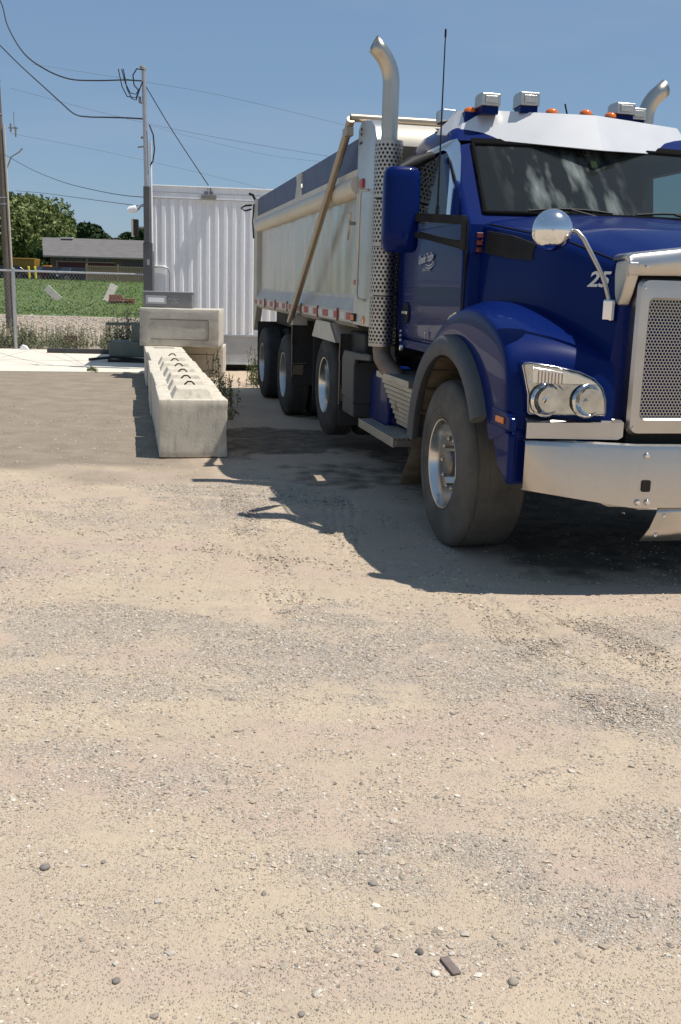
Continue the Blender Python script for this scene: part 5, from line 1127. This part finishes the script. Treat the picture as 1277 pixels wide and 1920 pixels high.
def far_car(loc,rz,L_,col,lab,H=1.45):
    root=empty('parked_car',loc,rz); tag(root,lab,'car',group='cars parked by the house')
    cm=mat('car_paint_'+str(len(MT)),col,.5,0,spec=.15); h=L_/2
    b=MB(); pr=[(-h,.35),(-h,.75),(-h+.9,.88),(-h+.9,.9),(h-.1,.92),(h,.8),(h,.35)]
    b.prism(pr,1,-.88,.88); bd=b.build('body',cm,root,bevel=.06)
    b=MB(); b.add([(-h+.95,-.82,.88),(-h+.95,.82,.88),(h-.2,.82,.9),(h-.2,-.82,.9),(-h+1.55,-.62,H-.02),(-h+1.55,.62,H-.02),(h-.9,.62,H-.02),(h-.9,-.62,H-.02)],[(0,3,2,1),(4,5,6,7),(0,1,5,4),(1,2,6,5),(2,3,7,6),(3,0,4,7)]); b.build('window',dkglass,root,bevel=.03)
    b=MB(); b.box(-h+1.6,h-.95,-.6,.6,H-.03,H+.01); b.build('roof',cm,root,bevel=.01)
    for sx in(-h+.8,h-.85):
        for sy in(-.85,.85): b=MB(); b.lathe([(0,.001),(0,.3),(.02,.33),(.2,.33),(.22,.001)],(sx,sy-.1 if sy<0 else sy-.1,.33),(0,1,0),16); b.build('wheel',rub_r,root)
    for sy in(-.6,.6): b=MB(); b.box(-h-.02,-h+.02,sy-.14,sy+.14,.6,.72); b.build('headlight',chrome,root)
far_car((-25.7,99,1.25),.9,4.4,(.02,.021,.025),'dark car parked in front of the maroon garage door')
far_car((-28.3,99.5,1.25),.75,4.4,(.03,.012,.014),'very dark red car parked beside the yellow bollards')
far_car((-32.5,100,1.25),.3,4.6,(.02,.022,.022),'dark car parked under the willow at the left')
# yellow machine
ym=empty('loader_machine',(-31.5,103,1.1),0); tag(ym,'ochre yellow dump bin and machine parked under the willow','machine')
b=MB(); b.add([(-1.0,-.8,1.35),(1.2,-.8,1.35),(1.2,.9,1.35),(-1.0,.9,1.35),(-1.3,-.9,2.35),(1.3,-.9,2.35),(1.3,1,2.35),(-1.3,1,2.35)],[(0,3,2,1),(4,5,6,7),(0,1,5,4),(1,2,6,5),(2,3,7,6),(3,0,4,7)]); b.box(-1.33,1.36,-.98,-.9,2.25,2.37); b.build('bin',machine,ym,bevel=.04)
b=MB(); b.box(-.9,1.0,-.6,.7,.5,1.35); b.build('undercarriage',darkch,ym)
for x in(-.7,.8): b=MB(); b.lathe([(0,.001),(0,.4),(.3,.4),(.3,.001)],(x,-.9,.4),(0,1,0),16); b.build('wheel',rub_r,ym)
b=MB(); b.box(-.5,.5,-.5,.5,.0,.75); b.box(-.6,.6,-.6,.6,.75,.85); b.box(-.35,.35,-.4,.4,.85,1.0); o=b.build('orange_container',mat('bin_orange',(.5,.22,.04),.6),None,bevel=.03); o.location=(-28.8,101.5,1.85); 
tag(o,'small orange container with lid on the pickup bed beside the garage','container')
b=MB(); b.box(-.9,.9,-1,1,0,.72); o=b.build('pallet_stack',darkch,None,bevel=.02); o.location=(-28.8,101.5,1.12); tag(o,'dark low stack under the orange container','pallet stack')
# ================================================================ house
ho=empty('low_house',(-30,105,1.1),.02); tag(ho,'low brown house with long grey shingle roof and maroon garage door','house')
W_=15
b=MB(); b.box(.5,W_,0,7,-.2,2.85); b.build('wall',siding,ho)
b=MB(); b.add([(0,-.7,2.75),(W_+.5,-.7,2.72),(W_+.5,3.5,4.55),(-1.15,3.5,4.62),(0,7.6,2.75),(W_+.5,7.6,2.72)],[(0,1,2,3),(3,2,5,4)]); rf=b.build('roof',shing,ho); md=rf.modifiers.new('t','SOLIDIFY'); md.thickness=.14
b=MB(); b.box(8.2+1.2,9.7,-.72,3.5,2.7,2.72); b.box(0,W_+.5,-.74,-.70,2.60,2.74); b.build('fascia',mat('fascia_grey',(.25,.23,.21),.8),rf)
b=MB(); b.add([(10.0,-.72,2.80),(W_+.5,-.72,2.80),(W_+.5,3.5,4.75),(10.0,3.5,4.72)],[(0,1,2,3)]); o_=b.build('roof_section',shing,rf); md=o_.modifiers.new('t','SOLIDIFY'); md.thickness=.1
b=MB(); b.box(.9,2.1,2.9,3.3,4.60,4.66); b.build('roof_light_strip',whitep,rf)
b=MB()
for k in range(8): b.box(1.35+.66*k,1.85+.66*k,-.03,0,2.35,2.62)
w1=b.build('window_row',dkglass,ho)
for (x0,x1) in((1.25,4.05),(4.25,6.9)): b=MB(); b.box(x0,x1,-.04,0,0,2.15); b.build('garage_door',maroon,ho)
b=MB(); b.box(1.15,6.95,-.06,0,2.18,2.26); b.box(1.12,1.22,-.06,0,0,2.3); b.box(4.08,4.22,-.06,0,0,2.6); b.build('door_trim',mat('trim_tan',(.42,.35,.29),.8),ho)
b=MB(); b.box(7.6,10.6,-.04,0,1.0,2.35); b.build('porch_window',dkglass,ho)
# wooden board fence in front of the house
wf=empty('wooden_fence',(-24.2,98,1.32),.03); tag(wf,'brown vertical board fence in front of the right part of the house','fence')
b=MB(); x=0; k=0
while x<7.0: b.box(x,x+.13,-.012+.006*(k%2),.012,.0,1.5); x+=.17; k+=1
b.build('boards',fencew,wf)
b=MB(); b.box(0,7,-.03,.05,1.5,1.58); b.box(0,7,.012,.05,.2,.3); b.build('rail',fencew,wf)
for x in(0,2.9,5.9): b=MB(); b.box(x-.06,x+.06,-.06,.06,0,1.75); b.build('fence_post',fencew,wf)

for o in list(bpy.data.objects):
    if o.type=='MESH' and o.name.split('.')[0] in ('front_post','mud_flap','engine_block','frame_rail','axle','wiper','bottom_rail','side_panel','top_rail','side_board','board_splice','rear_post','sub_frame','hood_seam','rivet','visor_rivet','door_gap','post_bolt','step_bracket','corner_trim','strip_clamp','garage_door','pad_joint','wheel_cover','sill_bolt','valance_bolt','lug_nuts','liner_rib','flap_bracket','cable_loop'):
        split_parts(o)
